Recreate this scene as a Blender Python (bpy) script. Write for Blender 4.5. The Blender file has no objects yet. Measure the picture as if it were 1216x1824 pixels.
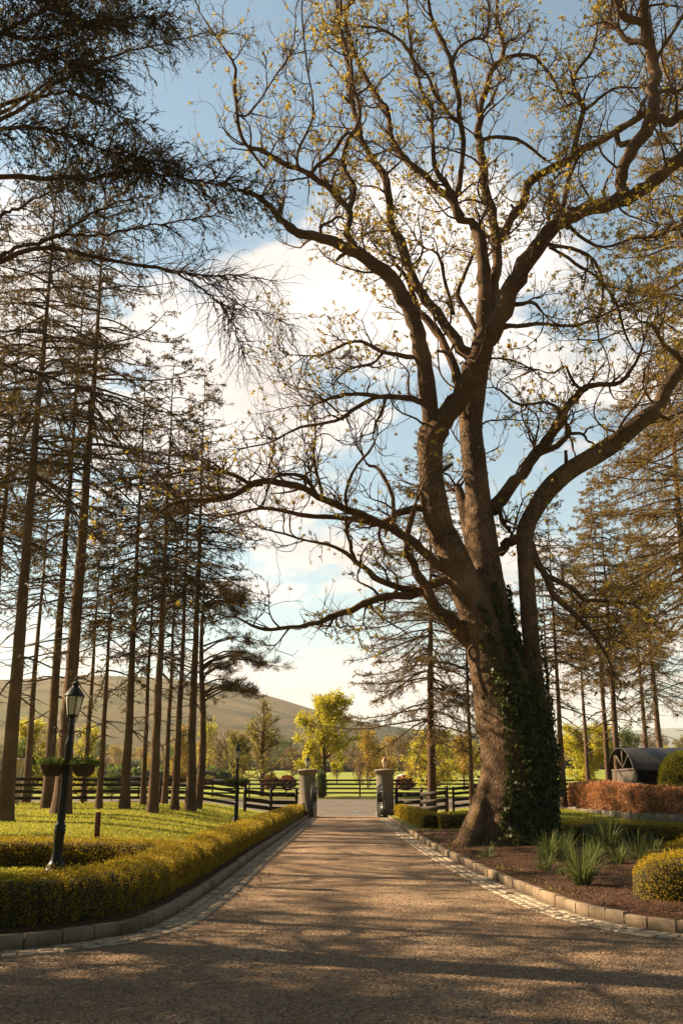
import bpy, math, random
import numpy as np
from mathutils import Vector, Matrix
PI = math.pi
R_ = math.radians
random.seed(7)
S = bpy.context.scene
COL = S.collection

# ------------------------------------------------------------------ camera
F_PX = 1800.0            # focal length in pixels of the 1216 x 1824 photograph
PITCH = math.atan(490.0 / F_PX)
EYE = 1.5
cam_d = bpy.data.cameras.new("camera")
cam_d.sensor_fit = 'VERTICAL'
cam_d.sensor_height = 36.0
cam_d.lens = F_PX / 1824.0 * 36.0
cam_d.clip_start = 0.1
cam_d.clip_end = 30000
cam = bpy.data.objects.new("camera", cam_d)
COL.objects.link(cam)
cam.location = (0, 0, EYE)
cam.rotation_euler = (PI / 2 + PITCH, 0, 0)
S.camera = cam

# ------------------------------------------------------------------ sky, sun, exposure
SUN_EL, SUN_AZ = 33.0, -69.0          # azimuth clockwise from +Y
w = bpy.data.worlds.new("World"); S.world = w; w.use_nodes = True
nt = w.node_tree; N = nt.nodes; L = nt.links
for n in list(N): N.remove(n)
def wn(t, **k):
    n = N.new(t)
    for a, b in k.items(): setattr(n, a, b)
    return n
def wmath(op, a, b=None, c=None):
    n = N.new('ShaderNodeMath'); n.operation = op
    for i, v in enumerate((a, b, c)):
        if v is None: continue
        if isinstance(v, (int, float)): n.inputs[i].default_value = v
        else: L.new(v, n.inputs[i])
    return n.outputs[0]
sky = wn('ShaderNodeTexSky', sky_type='NISHITA', sun_disc=False, sun_elevation=R_(SUN_EL), sun_rotation=R_(SUN_AZ),
         air_density=1.0, dust_density=0.6, ozone_density=2.2)
tc = wn('ShaderNodeTexCoord')
sep = wn('ShaderNodeSeparateXYZ'); L.new(tc.outputs['Generated'], sep.inputs[0])
X, Y, Z = sep.outputs
az = wmath('ARCTAN2', X, Y)
el = wmath('ARCSINE', Z)
den = wmath('ADD', wmath('MAXIMUM', Z, 0.0), 0.16)
cv = wn('ShaderNodeCombineXYZ'); L.new(wmath('DIVIDE', X, den), cv.inputs[0]); L.new(wmath('DIVIDE', Y, den), cv.inputs[1])
cv.inputs[2].default_value = 3.7
n1 = wn('ShaderNodeTexNoise'); n1.inputs['Scale'].default_value = 3.6; n1.inputs['Detail'].default_value = 10; n1.inputs['Roughness'].default_value = 0.57
n1.inputs['Distortion'].default_value = 0.25
L.new(cv.outputs[0], n1.inputs['Vector'])
def blob(a0, e0, sa, se, amp):
    da = wmath('DIVIDE', wmath('SUBTRACT', az, R_(a0)), R_(sa)); de = wmath('DIVIDE', wmath('SUBTRACT', el, R_(e0)), R_(se))
    q = wmath('ADD', wmath('MULTIPLY', da, da), wmath('MULTIPLY', de, de))
    return wmath('MULTIPLY', wmath('EXPONENT', wmath('MULTIPLY', q, -1.0)), amp)
# big bank of cumulus in mid sky, lower bank above the hill, blue gaps between and blue above
terms = [blob(-1, 27, 14, 5.5, 0.20), blob(8, 30, 9, 5, 0.13), blob(-14, 25, 7, 5, 0.13), blob(-13, 18, 8, 5, 0.17), blob(-4, 19, 7, 5, 0.18), blob(-6, 12, 6, 2.5, 0.10), blob(10, 13, 6, 3, 0.10), blob(-3, 5.3, 12, 2.4, 0.26), blob(14, 21, 6, 2.5, 0.16), blob(14, 5, 12, 4, 0.10),
         blob(-3, 8.4, 8, 1.6, -0.16), blob(7, 20.5, 5, 3, -0.12), blob(16, 16.5, 5, 3, -0.12), blob(-14, 12, 7, 5, -0.10), blob(0, 43, 40, 7.5, -0.34), blob(-12, 33, 6, 6, -0.22), blob(17, 31, 5, 6, -0.22), blob(-12,21.5,3,1.5,-0.08)]
terms.append(wmath('MULTIPLY', wmath('GREATER_THAN', wmath('ABSOLUTE', az), R_(45)), -0.40))   # clouds cleared out of view, to cut fill light
bias = terms[0]
for t in terms[1:]: bias = wmath('ADD', bias, t)
cl = wmath('ADD', n1.outputs[0], bias)
ramp = wn('ShaderNodeMapRange'); ramp.inputs[1].default_value = 0.50; ramp.inputs[2].default_value = 0.66; ramp.interpolation_type = 'SMOOTHSTEP'
L.new(cl, ramp.inputs[0])
n2 = wn('ShaderNodeTexNoise'); n2.inputs['Scale'].default_value = 2.6; n2.inputs['Detail'].default_value = 6
cv2 = wn('ShaderNodeVectorMath'); cv2.operation = 'ADD'; cv2.inputs[1].default_value = (0.2, -0.12, 5); L.new(cv.outputs[0], cv2.inputs[0]); L.new(cv2.outputs[0], n2.inputs['Vector'])
cc = wn('ShaderNodeValToRGB'); cc.color_ramp.elements[0].position = 0.36; cc.color_ramp.elements[0].color = (5.0, 4.6, 4.4, 1)
cc.color_ramp.elements[1].position = 0.56; cc.color_ramp.elements[1].color = (6.9, 6.5, 6.2, 1)
L.new(n2.outputs[0], cc.inputs[0])
tint = wn('ShaderNodeMix', data_type='RGBA', blend_type='MULTIPLY'); tint.inputs[0].default_value = 1
L.new(sky.outputs[0], tint.inputs[6]); tint.inputs[7].default_value = (.78, 1.10, .96, 1)
mx = wn('ShaderNodeMix', data_type='RGBA'); L.new(ramp.outputs[0], mx.inputs[0]); L.new(tint.outputs[2], mx.inputs[6]); L.new(cc.outputs[0], mx.inputs[7])
bg = wn('ShaderNodeBackground'); bg.inputs[1].default_value = 0.05
# added dimming of the unseen sky, behind and overhead, to cut fill light
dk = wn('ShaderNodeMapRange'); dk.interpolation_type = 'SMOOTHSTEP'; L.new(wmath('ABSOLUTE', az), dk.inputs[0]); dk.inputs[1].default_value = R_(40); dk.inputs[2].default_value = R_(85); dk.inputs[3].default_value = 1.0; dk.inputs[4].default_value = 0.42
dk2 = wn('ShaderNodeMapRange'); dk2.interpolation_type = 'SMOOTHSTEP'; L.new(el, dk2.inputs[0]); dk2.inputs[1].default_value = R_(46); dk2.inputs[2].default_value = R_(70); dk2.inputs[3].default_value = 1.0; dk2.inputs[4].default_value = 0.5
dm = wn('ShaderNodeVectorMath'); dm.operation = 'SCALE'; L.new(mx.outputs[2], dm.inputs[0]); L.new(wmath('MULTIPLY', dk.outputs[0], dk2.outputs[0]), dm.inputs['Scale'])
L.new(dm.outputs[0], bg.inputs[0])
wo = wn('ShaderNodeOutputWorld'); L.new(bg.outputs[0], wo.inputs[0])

sd = bpy.data.lights.new("sun", 'SUN'); sd.energy = 5.0; sd.angle = R_(0.5); sd.color = (1.0, 0.77, 0.50)
sun = bpy.data.objects.new("sun", sd); COL.objects.link(sun)
sdir = Vector((math.sin(R_(SUN_AZ)) * math.cos(R_(SUN_EL)), math.cos(R_(SUN_AZ)) * math.cos(R_(SUN_EL)), math.sin(R_(SUN_EL))))
sun.rotation_euler = sdir.to_track_quat('Z', 'Y').to_euler()
S.view_settings.view_transform = 'Standard'; S.view_settings.look = 'None'; S.view_settings.gamma = 1.0
S.view_settings.exposure = 1.75
S.cycles.max_bounces = 5; S.cycles.diffuse_bounces = 2; S.cycles.transmission_bounces = 4
S.cycles.transparent_max_bounces = 8

# ------------------------------------------------------------------ camera geometry helpers (pixel of the photo -> world)
cT, sT = math.cos(PITCH), math.sin(PITCH)
def ray(px, py):
    x = (px - 608.0) / F_PX; u = (912.0 - py) / F_PX
    return x, cT - u * sT, sT + u * cT
def at(px, py, D):
    x, y, z = ray(px, py); t = D / y
    return np.array((x * t, D, EYE + z * t))
def onz(px, py, z=0.0):
    x, y, dz = ray(px, py); t = (z - EYE) / dz
    return np.array((x * t, y * t, z))
def ppm(D): return F_PX / (D * cT)       # rough pixels per metre at distance D near the ground

# ------------------------------------------------------------------ property helpers
def tag(o, label=None, cat=None, group=None, kind=None):
    if label: o['label'] = label
    if cat: o['category'] = cat
    if group: o['group'] = group
    if kind: o['kind'] = kind
    return o
def empty(name, loc=(0, 0, 0), rz=0, label=None, cat=None, group=None):
    o = bpy.data.objects.new(name, None); COL.objects.link(o); o.location = loc; o.rotation_euler = (0, 0, rz)
    o.empty_display_size = 0.3
    return tag(o, label, cat, group)
def kids(o): return [c for c in bpy.data.objects if c.parent == o]
def copy_tree(o, parent=None):
    c = o.copy(); COL.objects.link(c)
    if parent is not None: c.parent = parent
    for ch in kids(o): copy_tree(ch, c)
    return c

# ------------------------------------------------------------------ mesh accumulator
class MB:
    def __init__(s): s.v = []; s.q = []; s.t = []; s.n = 0
    def add(s, V, Q=None, T=None):
        V = np.asarray(V, dtype=np.float32).reshape(-1, 3)
        if Q is not None and len(Q): s.q.append(np.asarray(Q, dtype=np.int32).reshape(-1, 4) + s.n)
        if T is not None and len(T): s.t.append(np.asarray(T, dtype=np.int32).reshape(-1, 3) + s.n)
        s.v.append(V); s.n += len(V)
    def build(s, name, mat, parent=None, smooth=False):
        V = np.concatenate(s.v); me = bpy.data.meshes.new(name)
        Q = np.concatenate(s.q) if s.q else np.zeros((0, 4), np.int32)
        T = np.concatenate(s.t) if s.t else np.zeros((0, 3), np.int32)
        me.vertices.add(len(V)); me.vertices.foreach_set('co', V.ravel())
        me.loops.add(Q.size + T.size); me.loops.foreach_set('vertex_index', np.concatenate([Q.ravel(), T.ravel()]).astype(np.int32))
        st = np.concatenate([np.arange(len(Q)) * 4, Q.size + np.arange(len(T)) * 3]).astype(np.int32)
        me.polygons.add(len(st)); me.polygons.foreach_set('loop_start', st)
        if smooth: me.polygons.foreach_set('use_smooth', np.ones(len(st), bool))
        me.update(calc_edges=True)
        me.materials.append(mat)
        o = bpy.data.objects.new(name, me); COL.objects.link(o)
        if parent: o.parent = parent
        return o
    # --- shapes
    def box(s, c, size, rz=0, ch=0.0, tilt=None):
        x, y, z = size[0] / 2, size[1] / 2, size[2] / 2; k = min(ch, x * .9, y * .9, z * .9)
        if k <= 0:
            V = np.array([(-x, -y, -z), (x, -y, -z), (x, y, -z), (-x, y, -z), (-x, -y, z), (x, -y, z), (x, y, z), (-x, y, z)])
            Q = [(0, 3, 2, 1), (4, 5, 6, 7), (0, 1, 5, 4), (1, 2, 6, 5), (2, 3, 7, 6), (3, 0, 4, 7)]
        else:
            def ring(a, b, h): return [(-a, -b, h), (a, -b, h), (a, b, h), (-a, b, h)]
            V = np.array(ring(x - k, y - k, -z) + ring(x, y, -z + k) + ring(x, y, z - k) + ring(x - k, y - k, z))
            Q = [(0, 3, 2, 1), (12, 13, 14, 15)]
            for r in range(3):
                for i in range(4):
                    j = (i + 1) % 4; Q.append((r * 4 + i, r * 4 + j, r * 4 + 4 + j, r * 4 + 4 + i))
        M = Matrix.Rotation(rz, 3, 'Z')
        if tilt is not None: M = M @ Matrix.Rotation(tilt[1], 3, tilt[0])
        V = V @ np.array(M).T + np.asarray(c)
        s.add(V, Q)
    def beam(s, a, b, w, h, ch=0.0):
        """box from a to b, w wide (horizontal), h high"""
        a = np.asarray(a, float); b = np.asarray(b, float); d = b - a; Ln = np.linalg.norm(d); d /= Ln
        side = np.cross(d, (0, 0, 1)); ns = np.linalg.norm(side)
        side = side / ns if ns > 1e-4 else np.array((1., 0, 0)); up = np.cross(side, d)
        V = []
        for e in (a, b):
            for sx, sz in ((-1, -1), (1, -1), (1, 1), (-1, 1)): V.append(e + side * sx * w / 2 + up * sz * h / 2)
        s.add(V, [(0, 1, 2, 3), (4, 7, 6, 5), (0, 4, 5, 1), (1, 5, 6, 2), (2, 6, 7, 3), (3, 7, 4, 0)])
    def lathe(s, prof, c=(0, 0, 0), n=20, cap=True, square=False):
        pr = np.array(prof, float)
        if square: n = 4
        a = np.arange(n) / n * 2 * PI + (PI / 4 if square else 0)
        V = np.zeros((len(pr), n, 3)); rr = pr[:, 0:1] * (math.sqrt(2) if square else 1)
        V[:, :, 0] = rr * np.cos(a); V[:, :, 1] = rr * np.sin(a); V[:, :, 2] = pr[:, 1:2]
        V = V.reshape(-1, 3) + np.asarray(c)
        Q = []
        for i in range(len(pr) - 1):
            for j in range(n):
                k = (j + 1) % n; Q.append((i * n + j, i * n + k, (i + 1) * n + k, (i + 1) * n + j))
        s.add(V, Q)
        if cap:
            for i, z in ((0, pr[0, 1]), (len(pr) - 1, pr[-1, 1])):
                r = pr[i, 0] * (math.sqrt(2) if square else 1)
                if r < 1e-4: continue
                C = np.array([(r * math.cos(t), r * math.sin(t), z) for t in a] + [(0, 0, z)]) + np.asarray(c)
                s.add(C, None, [(j, (j + 1) % n, n) if i else ((j + 1) % n, j, n) for j in range(n)])
    def tubes(s, P, R, sides=6, lump=0.0, rng=None, caps=False):
        """batch of tubes: P [B,N,3], R [B,N]"""
        P = np.asarray(P, float); R = np.asarray(R, float)
        if P.ndim == 2: P = P[None]; R = R[None]
        B, Np, _ = P.shape
        T = np.gradient(P, axis=1); T /= np.linalg.norm(T, axis=2, keepdims=True) + 1e-9
        m = np.abs(T.mean(axis=1)); ref = np.zeros((B, 3)); ref[np.arange(B), np.argmin(m, axis=1)] = 1
        A = np.cross(T, ref[:, None, :]); A /= np.linalg.norm(A, axis=2, keepdims=True) + 1e-9
        Bv = np.cross(T, A)
        th = np.arange(sides) / sides * 2 * PI
        Rr = R[:, :, None] * np.ones(sides)
        if lump and rng is not None:
            ns = rng.normal(0, 1, (B, Np, sides)); ns = (ns + np.roll(ns, 1, 2) + np.roll(ns, -1, 2)) / 2
            Rr = Rr * (1 + lump * ns)
        V = P[:, :, None, :] + Rr[..., None] * (np.cos(th)[None, None, :, None] * A[:, :, None, :] + np.sin(th)[None, None, :, None] * Bv[:, :, None, :])
        i = np.arange(Np - 1)[:, None]; j = np.arange(sides)[None, :]; k = (j + 1) % sides
        q = np.stack([i * sides + j, i * sides + k, (i + 1) * sides + k, (i + 1) * sides + j], -1).reshape(-1, 4)
        Q = (np.arange(B)[:, None, None] * (Np * sides) + q[None]).reshape(-1, 4)
        s.add(V.reshape(-1, 3), Q)
        if caps:
            for e in (0, Np - 1):
                W_ = np.concatenate([V[0, e], P[0, e][None]]); s.add(W_, None, [(a, (a + 1) % sides, sides) if e else ((a + 1) % sides, a, sides) for a in range(sides)])
    def leaves(s, C, D, Ln, Wd, rng, fold=0.0, nrm=None):
        """rhombic leaves: base C [K,3], unit direction D [K,3], length, width"""
        K = len(C)
        if K == 0: return
        Ln = np.broadcast_to(Ln, (K,))[:, None]; Wd = np.broadcast_to(Wd, (K,))[:, None]
        r = rng.normal(0, 1, (K, 3)) if nrm is None else nrm
        sd_ = np.cross(D, r); sd_ /= np.linalg.norm(sd_, axis=1, keepdims=True) + 1e-9
        up = np.cross(sd_, D)
        mid = C + D * Ln * 0.45 + up * Ln * fold
        V = np.stack([C, mid + sd_ * Wd / 2, C + D * Ln, mid - sd_ * Wd / 2], 1).reshape(-1, 3)
        s.add(V, np.arange(K * 4).reshape(-1, 4))

def rdir(rng, n):
    v = rng.normal(0, 1, (n, 3)); return v / np.linalg.norm(v, axis=1, keepdims=True)
def norm(v): return v / (np.linalg.norm(v, axis=-1, keepdims=True) + 1e-9)
def lerp_path(P, R, idx, t):
    Np = P.shape[1]; f = np.clip(t, 0, .999) * (Np - 1); i = f.astype(int); u = (f - i)[:, None]
    a = P[idx, i]; b = P[idx, i + 1]
    return a * (1 - u) + b * u, norm(b - a), R[idx, i] * (1 - u[:, 0]) + R[idx, i + 1] * u[:, 0]
def spawn(rng, P, R, idx, t, length, ang, r0, n=7, up=0.0, curl=0.2, flat=0.0, tip=0.25, sag=0.0):
    base, tan, pr = lerp_path(P, R, idx, t); B = len(idx)
    perp = rdir(rng, B)
    if flat: perp[:, 2] *= (1 - flat)
    perp = norm(perp - (perp * tan).sum(1, keepdims=True) * tan)
    a = np.broadcast_to(ang, (B,))[:, None]
    d = norm(np.cos(a) * tan + np.sin(a) * perp)
    ln = np.broadcast_to(length, (B,))[:, None] / (n - 1)
    out = np.zeros((B, n, 3)); out[:, 0] = base; p = base.copy()
    bend = rng.normal(0, 1, (B, 3)) * curl
    for k in range(1, n):
        if k % 3 == 0: bend = rng.normal(0, 1, (B, 3)) * curl
        d = norm(d + bend + rng.normal(0, 1, (B, 3)) * curl * 0.5 + np.array((0, 0, 1.0)) * (up - sag * k / n))
        p = p + d * ln; out[:, k] = p
    rb = np.minimum(np.broadcast_to(r0, (B,)), pr * 0.8)
    return out, rb[:, None] * (1 - (1 - tip) * np.linspace(0, 1, n)[None] ** 0.9)

# ------------------------------------------------------------------ materials
def nmat(name):
    m = bpy.data.materials.new(name); m.use_nodes = True; t = m.node_tree
    for n in list(t.nodes): t.nodes.remove(n)
    o = t.nodes.new('ShaderNodeOutputMaterial'); return m, t, o
class G:
    """tiny node-graph helper"""
    def __init__(s, t): s.t = t
    def node(s, ty, ins=None, **k):
        n = s.t.nodes.new(ty)
        for a, b in k.items(): setattr(n, a, b)
        for a, b in (ins or {}).items():
            if hasattr(b, 'links'): s.t.links.new(b, n.inputs[a])
            else: n.inputs[a].default_value = b
        return n
    def pos(s, obj=False):
        if obj: return s.node('ShaderNodeTexCoord').outputs['Object']
        return s.node('ShaderNodeNewGeometry').outputs['Position']
    def scale(s, v, sc): return s.node('ShaderNodeMapping', {'Vector': v, 'Scale': sc}).outputs[0]
    def noise(s, v, sc, det=4, rough=.55, dist=0): return s.node('ShaderNodeTexNoise', {'Vector': v, 'Scale': sc, 'Detail': det, 'Roughness': rough, 'Distortion': dist}).outputs[0]
    def voro(s, v, sc, feature='F1', out='Distance', rnd=1.0):
        return s.node('ShaderNodeTexVoronoi', {'Vector': v, 'Scale': sc, 'Randomness': rnd}, feature=feature).outputs[out]
    def ramp(s, f, stops):
        n = s.node('ShaderNodeValToRGB', {'Fac': f}); e = n.color_ramp.elements
        while len(e) < len(stops): e.new(0.5)
        for i, (p, c) in enumerate(stops): e[i].position = p; e[i].color = (*c, 1)
        return n.outputs[0]
    def mix(s, f, a, b, mode='MIX'):
        n = s.node('ShaderNodeMix', data_type='RGBA', blend_type=mode)
        for i, v in ((0, f), (6, a), (7, b)):
            if hasattr(v, 'links'): s.t.links.new(v, n.inputs[i])
            elif i == 0: n.inputs[0].default_value = v
            else: n.inputs[i].default_value = (*v, 1)
        return n.outputs[2]
    def rng(s, f, a, b, c=0, d=1): return s.node('ShaderNodeMapRange', {0: f, 1: a, 2: b, 3: c, 4: d}, clamp=True).outputs[0]
    def math(s, op, a, b=0.0):
        n = s.node('ShaderNodeMath', operation=op)
        for i, v in enumerate((a, b)):
            if hasattr(v, 'links'): s.t.links.new(v, n.inputs[i])
            else: n.inputs[i].default_value = v
        return n.outputs[0]
    def bump(s, h, st, dist=0.02, nrm=None):
        i = {'Height': h, 'Strength': st, 'Distance': dist}
        if nrm is not None: i['Normal'] = nrm
        return s.node('ShaderNodeBump', i).outputs[0]
    def bsdf(s, out, col, rough=.8, nrm=None, spec=.3, metal=0.0):
        n = s.node('ShaderNodeBsdfPrincipled')
        for k, v in (('Base Color', col), ('Roughness', rough), ('Specular IOR Level', spec), ('Metallic', metal), ('Normal', nrm)):
            if v is None: continue
            if hasattr(v, 'links'): s.t.links.new(v, n.inputs[k])
            elif k == 'Base Color': n.inputs[k].default_value = (*v, 1)
            else: n.inputs[k].default_value = v
        if out: s.t.links.new(n.outputs[0], out.inputs[0])
        return n.outputs[0]

def leaf_mat(name, cols, transl=0.45, rough=.55, patch=None, spec=.3):
    m, t, o = nmat(name); g = G(t)
    rpi = g.node('ShaderNodeNewGeometry').outputs['Random Per Island']
    n = len(cols); c = g.ramp(rpi, [((i + .5) / n, cols[i]) for i in range(n)])
    if patch is not None:
        f = g.noise(g.pos(), patch[0], 3); c = g.mix(g.rng(f, .4, .62), c, patch[1], 'MIX' if len(patch) < 3 else 'MULTIPLY')
    b = g.bsdf(None, c, rough, spec=spec)
    tr = g.node('ShaderNodeBsdfTranslucent', {'Color': c})
    mixs = g.node('ShaderNodeMixShader', {0: transl, 1: b, 2: tr.outputs[0]})
    t.links.new(mixs.outputs[0], o.inputs[0]); return m

def bark_mat(name, c1, c2, sc=(6, 6, 1.6), moss=None, bump=.8, dist=.03, ring=False, mossamt=(.15, .6)):
    m, t, o = nmat(name); g = G(t); p = g.pos(True)
    q = g.scale(p, sc); a = g.noise(q, 3.0, 6, .6, .3); v = g.voro(q, 3.5, 'DISTANCE_TO_EDGE')
    big = g.noise(p, .9, 3)
    c = g.mix(g.rng(a, .3, .7), c1, c2)
    c = g.mix(g.rng(v, 0.0, .16, .55, 0), c, tuple(x * .35 for x in c1))
    c = g.mix(g.rng(big, .45, .7, 0, .5), c, tuple(min(1, x * 1.5) for x in c2))
    h = g.math('ADD', g.math('MULTIPLY', g.rng(v, 0, .25), .7), g.math('MULTIPLY', a, .6))
    if moss:
        nz = g.node('ShaderNodeSeparateXYZ', {0: g.node('ShaderNodeNewGeometry').outputs['Normal']}).outputs[2]
        mm = g.math('MULTIPLY', g.rng(nz, mossamt[0], mossamt[1]), g.rng(g.noise(p, 2.4, 5), .42, .58))
        c = g.mix(mm, c, moss)
        h = g.math('ADD', h, g.math('MULTIPLY', g.noise(p, 60, 3), g.math('MULTIPLY', mm, .8)))
    g.bsdf(o, c, .9, g.bump(h, bump, dist), .15)
    return m

def plain(name, col, rough=.6, metal=0, spec=.4, var=.25, sc=8, bump=.15, dist=.004):
    m, t, o = nmat(name); g = G(t); p = g.pos(True); a = g.noise(p, sc, 6, .6)
    c = g.mix(g.rng(a, .3, .7), tuple(x * (1 - var) for x in col), tuple(min(1, x * (1 + var)) for x in col))
    g.bsdf(o, c, g.math('ADD', g.math('MULTIPLY', a, .2), rough - .1), g.bump(g.noise(p, sc * 12, 3), bump, dist), spec, metal)
    return m

def mat_gravel():
    m, t, o = nmat('gravel'); g = G(t); p = g.pos()
    v = g.node('ShaderNodeTexVoronoi', {'Vector': p, 'Scale': 33.0}); vd, vc = v.outputs['Distance'], v.outputs['Color']
    v2 = g.node('ShaderNodeTexVoronoi', {'Vector': p, 'Scale': 95.0})
    rnd = g.node('ShaderNodeSeparateColor', {0: vc}).outputs[0]; rnd2 = g.node('ShaderNodeSeparateColor', {0: v2.outputs['Color']}).outputs[1]
    c = g.ramp(rnd, [(0, (.085, .048, .026)), (.35, (.30, .195, .115)), (.7, (.47, .32, .195)), (1, (.60, .44, .29))])
    c = g.mix(.35, c, g.ramp(rnd2, [(0, (.12, .075, .045)), (1, (.48, .34, .225))]))
    big = g.noise(g.scale(p, (1, .5, 1)), .9, 5); c = g.mix(g.rng(big, .38, .66, 0, .6), c, (.17, .105, .06)); c = g.mix(g.rng(g.noise(p, 4.5, 4, .6), .5, .68, 0, .4), c, (.13, .08, .045))
    # wheel-worn lanes are a little paler, loose gravel between and beside them darker
    x = g.node('ShaderNodeSeparateXYZ', {0: p}).outputs[0]
    xl = g.math('ABSOLUTE', g.math('SUBTRACT', g.math('ABSOLUTE', g.math('ADD', g.math('SUBTRACT', x, .33), g.math('MULTIPLY', g.noise(p, .25, 2), .5))), .85))
    c = g.mix(g.rng(xl, .15, .55, 0, .28), c, (.15, .095, .055))
    h = g.math('ADD', g.math('MULTIPLY', vd, -1.0), g.math('MULTIPLY', v2.outputs['Distance'], -.4))
    h = g.math('ADD', h, g.math('MULTIPLY', g.noise(p, 3.0, 4), 1.2))
    g.bsdf(o, c, .9, g.bump(h, 1.0, .022), .2); return m

def mat_grass(name, cols, sc=1.0, clump=(.6, .35), bump=.6):
    m, t, o = nmat(name); g = G(t); p = g.pos()
    a = g.noise(p, .35 * sc, 4); b = g.noise(g.scale(p, (1, .6, 1)), 9 * sc, 5, .7); c0 = g.noise(p, 60 * sc, 2)
    c = g.ramp(g.math('ADD', g.math('MULTIPLY', a, .45), g.math('ADD', g.math('MULTIPLY', b, .35), g.math('MULTIPLY', c0, .2))), [(.33, cols[0]), (.5, cols[1]), (.68, cols[2])])
    g.bsdf(o, c, .9, g.bump(g.math('ADD', b, g.math('MULTIPLY', c0, .7)), bump, .05), .1); return m

M = {}
M['gravel'] = mat_gravel()
M['lawn'] = mat_grass('lawn', [(.12, .13, .014), (.23, .23, .026), (.34, .32, .04)])
M['verge'] = mat_grass('verge', [(.10, .11, .016), (.19, .18, .03), (.27, .24, .05)])
def mat_field():
    m, t, o = nmat('field'); g = G(t); p = g.pos()
    a = g.noise(p, .02, 4); b = g.noise(p, .5, 5, .7)
    vc = g.node('ShaderNodeTexVoronoi', {'Vector': g.scale(p, (1, .6, 0)), 'Scale': .006}).outputs['Color']
    r = g.node('ShaderNodeSeparateColor', {0: vc}).outputs[0]
    c = g.ramp(g.math('ADD', g.math('MULTIPLY', a, .6), g.math('MULTIPLY', b, .4)), [(.35, (.17, .21, .035)), (.55, (.25, .28, .06)), (.7, (.32, .33, .09))])
    c = g.mix(g.rng(r, .4, .9, 0, .25), c, (.20, .19, .05))
    g.bsdf(o, c, .95, g.bump(b, .5, .2), .05); return m
M['field'] = mat_field()
def mat_hill(name, far=False):
    m, t, o = nmat(name); g = G(t); p = g.pos()
    a = g.noise(p, .0035 if not far else .0012, 6, .6); b = g.noise(p, .03 if not far else .006, 5, .7)
    vc = g.node('ShaderNodeTexVoronoi', {'Vector': g.scale(p, (1, 1, 0)), 'Scale': .0055 if not far else .0015}).outputs['Color']
    r = g.node('ShaderNodeSeparateColor', {0: vc}).outputs[0]
    if far:
        c = g.ramp(a, [(.35, (.06, .09, .06)), (.6, (.12, .14, .07))])
    else:
        z = g.node('ShaderNodeSeparateXYZ', {0: p}).outputs
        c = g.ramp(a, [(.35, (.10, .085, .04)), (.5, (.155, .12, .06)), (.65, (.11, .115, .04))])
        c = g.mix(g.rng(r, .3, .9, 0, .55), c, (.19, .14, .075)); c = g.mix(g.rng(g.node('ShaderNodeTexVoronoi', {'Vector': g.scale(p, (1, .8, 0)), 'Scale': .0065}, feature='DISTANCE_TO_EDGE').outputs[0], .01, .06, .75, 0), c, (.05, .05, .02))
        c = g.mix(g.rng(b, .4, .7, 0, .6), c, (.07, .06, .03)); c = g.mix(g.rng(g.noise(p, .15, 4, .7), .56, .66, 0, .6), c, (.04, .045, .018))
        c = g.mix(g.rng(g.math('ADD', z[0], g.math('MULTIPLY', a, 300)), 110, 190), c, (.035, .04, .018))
    g.bsdf(o, c, .95, g.bump(b, .6, 6), .0); return m
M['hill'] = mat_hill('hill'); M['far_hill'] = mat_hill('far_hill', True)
def mat_road():
    m, t, o = nmat('asphalt'); g = G(t); p = g.pos(); a = g.noise(p, 1.2, 5); v = g.voro(p, 60)
    g.bsdf(o, g.mix(g.rng(a, .3, .7), (.11, .09, .075), (.17, .14, .115)), .85, g.bump(v, .5, .01), .2); return m
M['road'] = mat_road()
def mat_mulch():
    m, t, o = nmat('mulch'); g = G(t); p = g.pos()
    a = g.noise(p, 22, 6, .7); v = g.voro(g.scale(p, (1, 2, 1)), 38); b = g.noise(p, 1.6, 4)
    c = g.ramp(a, [(.3, (.035, .018, .010)), (.5, (.10, .052, .030)), (.7, (.19, .105, .065))])
    c = g.mix(g.rng(b, .55, .7, 0, .6), c, (.10, .085, .02))
    g.bsdf(o, c, .95, g.bump(g.math('ADD', a, v), 1.0, .04), .1); return m
M['mulch'] = mat_mulch()
def mat_stone(name, col, sc=3):
    m, t, o = nmat(name); g = G(t); p = g.pos()
    r = g.node('ShaderNodeNewGeometry').outputs['Random Per Island']
    a = g.noise(p, sc * 3, 6, .65); b = g.noise(p, 40, 4, .7)
    c = g.mix(g.rng(a, .35, .7), tuple(x * .62 for x in col), col)
    c = g.mix(g.rng(r, 0, 1, 0, .35), c, tuple(x * .6 for x in col), 'MIX')
    c = g.mix(g.rng(g.noise(p, 1.7, 4), .48, .68, 0, .7), c, (.12, .085, .045)); c = g.mix(g.rng(g.noise(p, 9, 5, .7), .55, .7, 0, .6), c, (.09, .07, .03))
    g.bsdf(o, c, .9, g.bump(g.math('ADD', a, b), .7, .012), .15); return m
M['kerb'] = mat_stone('kerb_concrete', (.36, .27, .185)); M['sett'] = mat_stone('sett_stone', (.56, .45, .33)); M['slate'] = mat_stone('edging_slate', (.17, .15, .13))
M['mortar'] = plain('mortar', (.14, .11, .08), .95)
M['pillar'] = plain('painted_render', (.24, .195, .15), .85, var=.10, sc=2.5)
M['cream'] = plain('cream_stone', (.62, .50, .40), .85, var=.12, sc=4)
M['fence'] = plain('dark_fence_timber', (.030, .021, .014), .75, var=.35, sc=3, spec=.3, bump=.4)
M['post'] = plain('red_brown_timber', (.14, .035, .02), .7, var=.3, sc=5)
M['iron'] = plain('black_iron', (.012, .011, .010), .42, .0, .3, .3, 6)
M['copper'] = plain('copper', (.55, .24, .15), .35, .9, .6, .3, 9)
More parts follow.
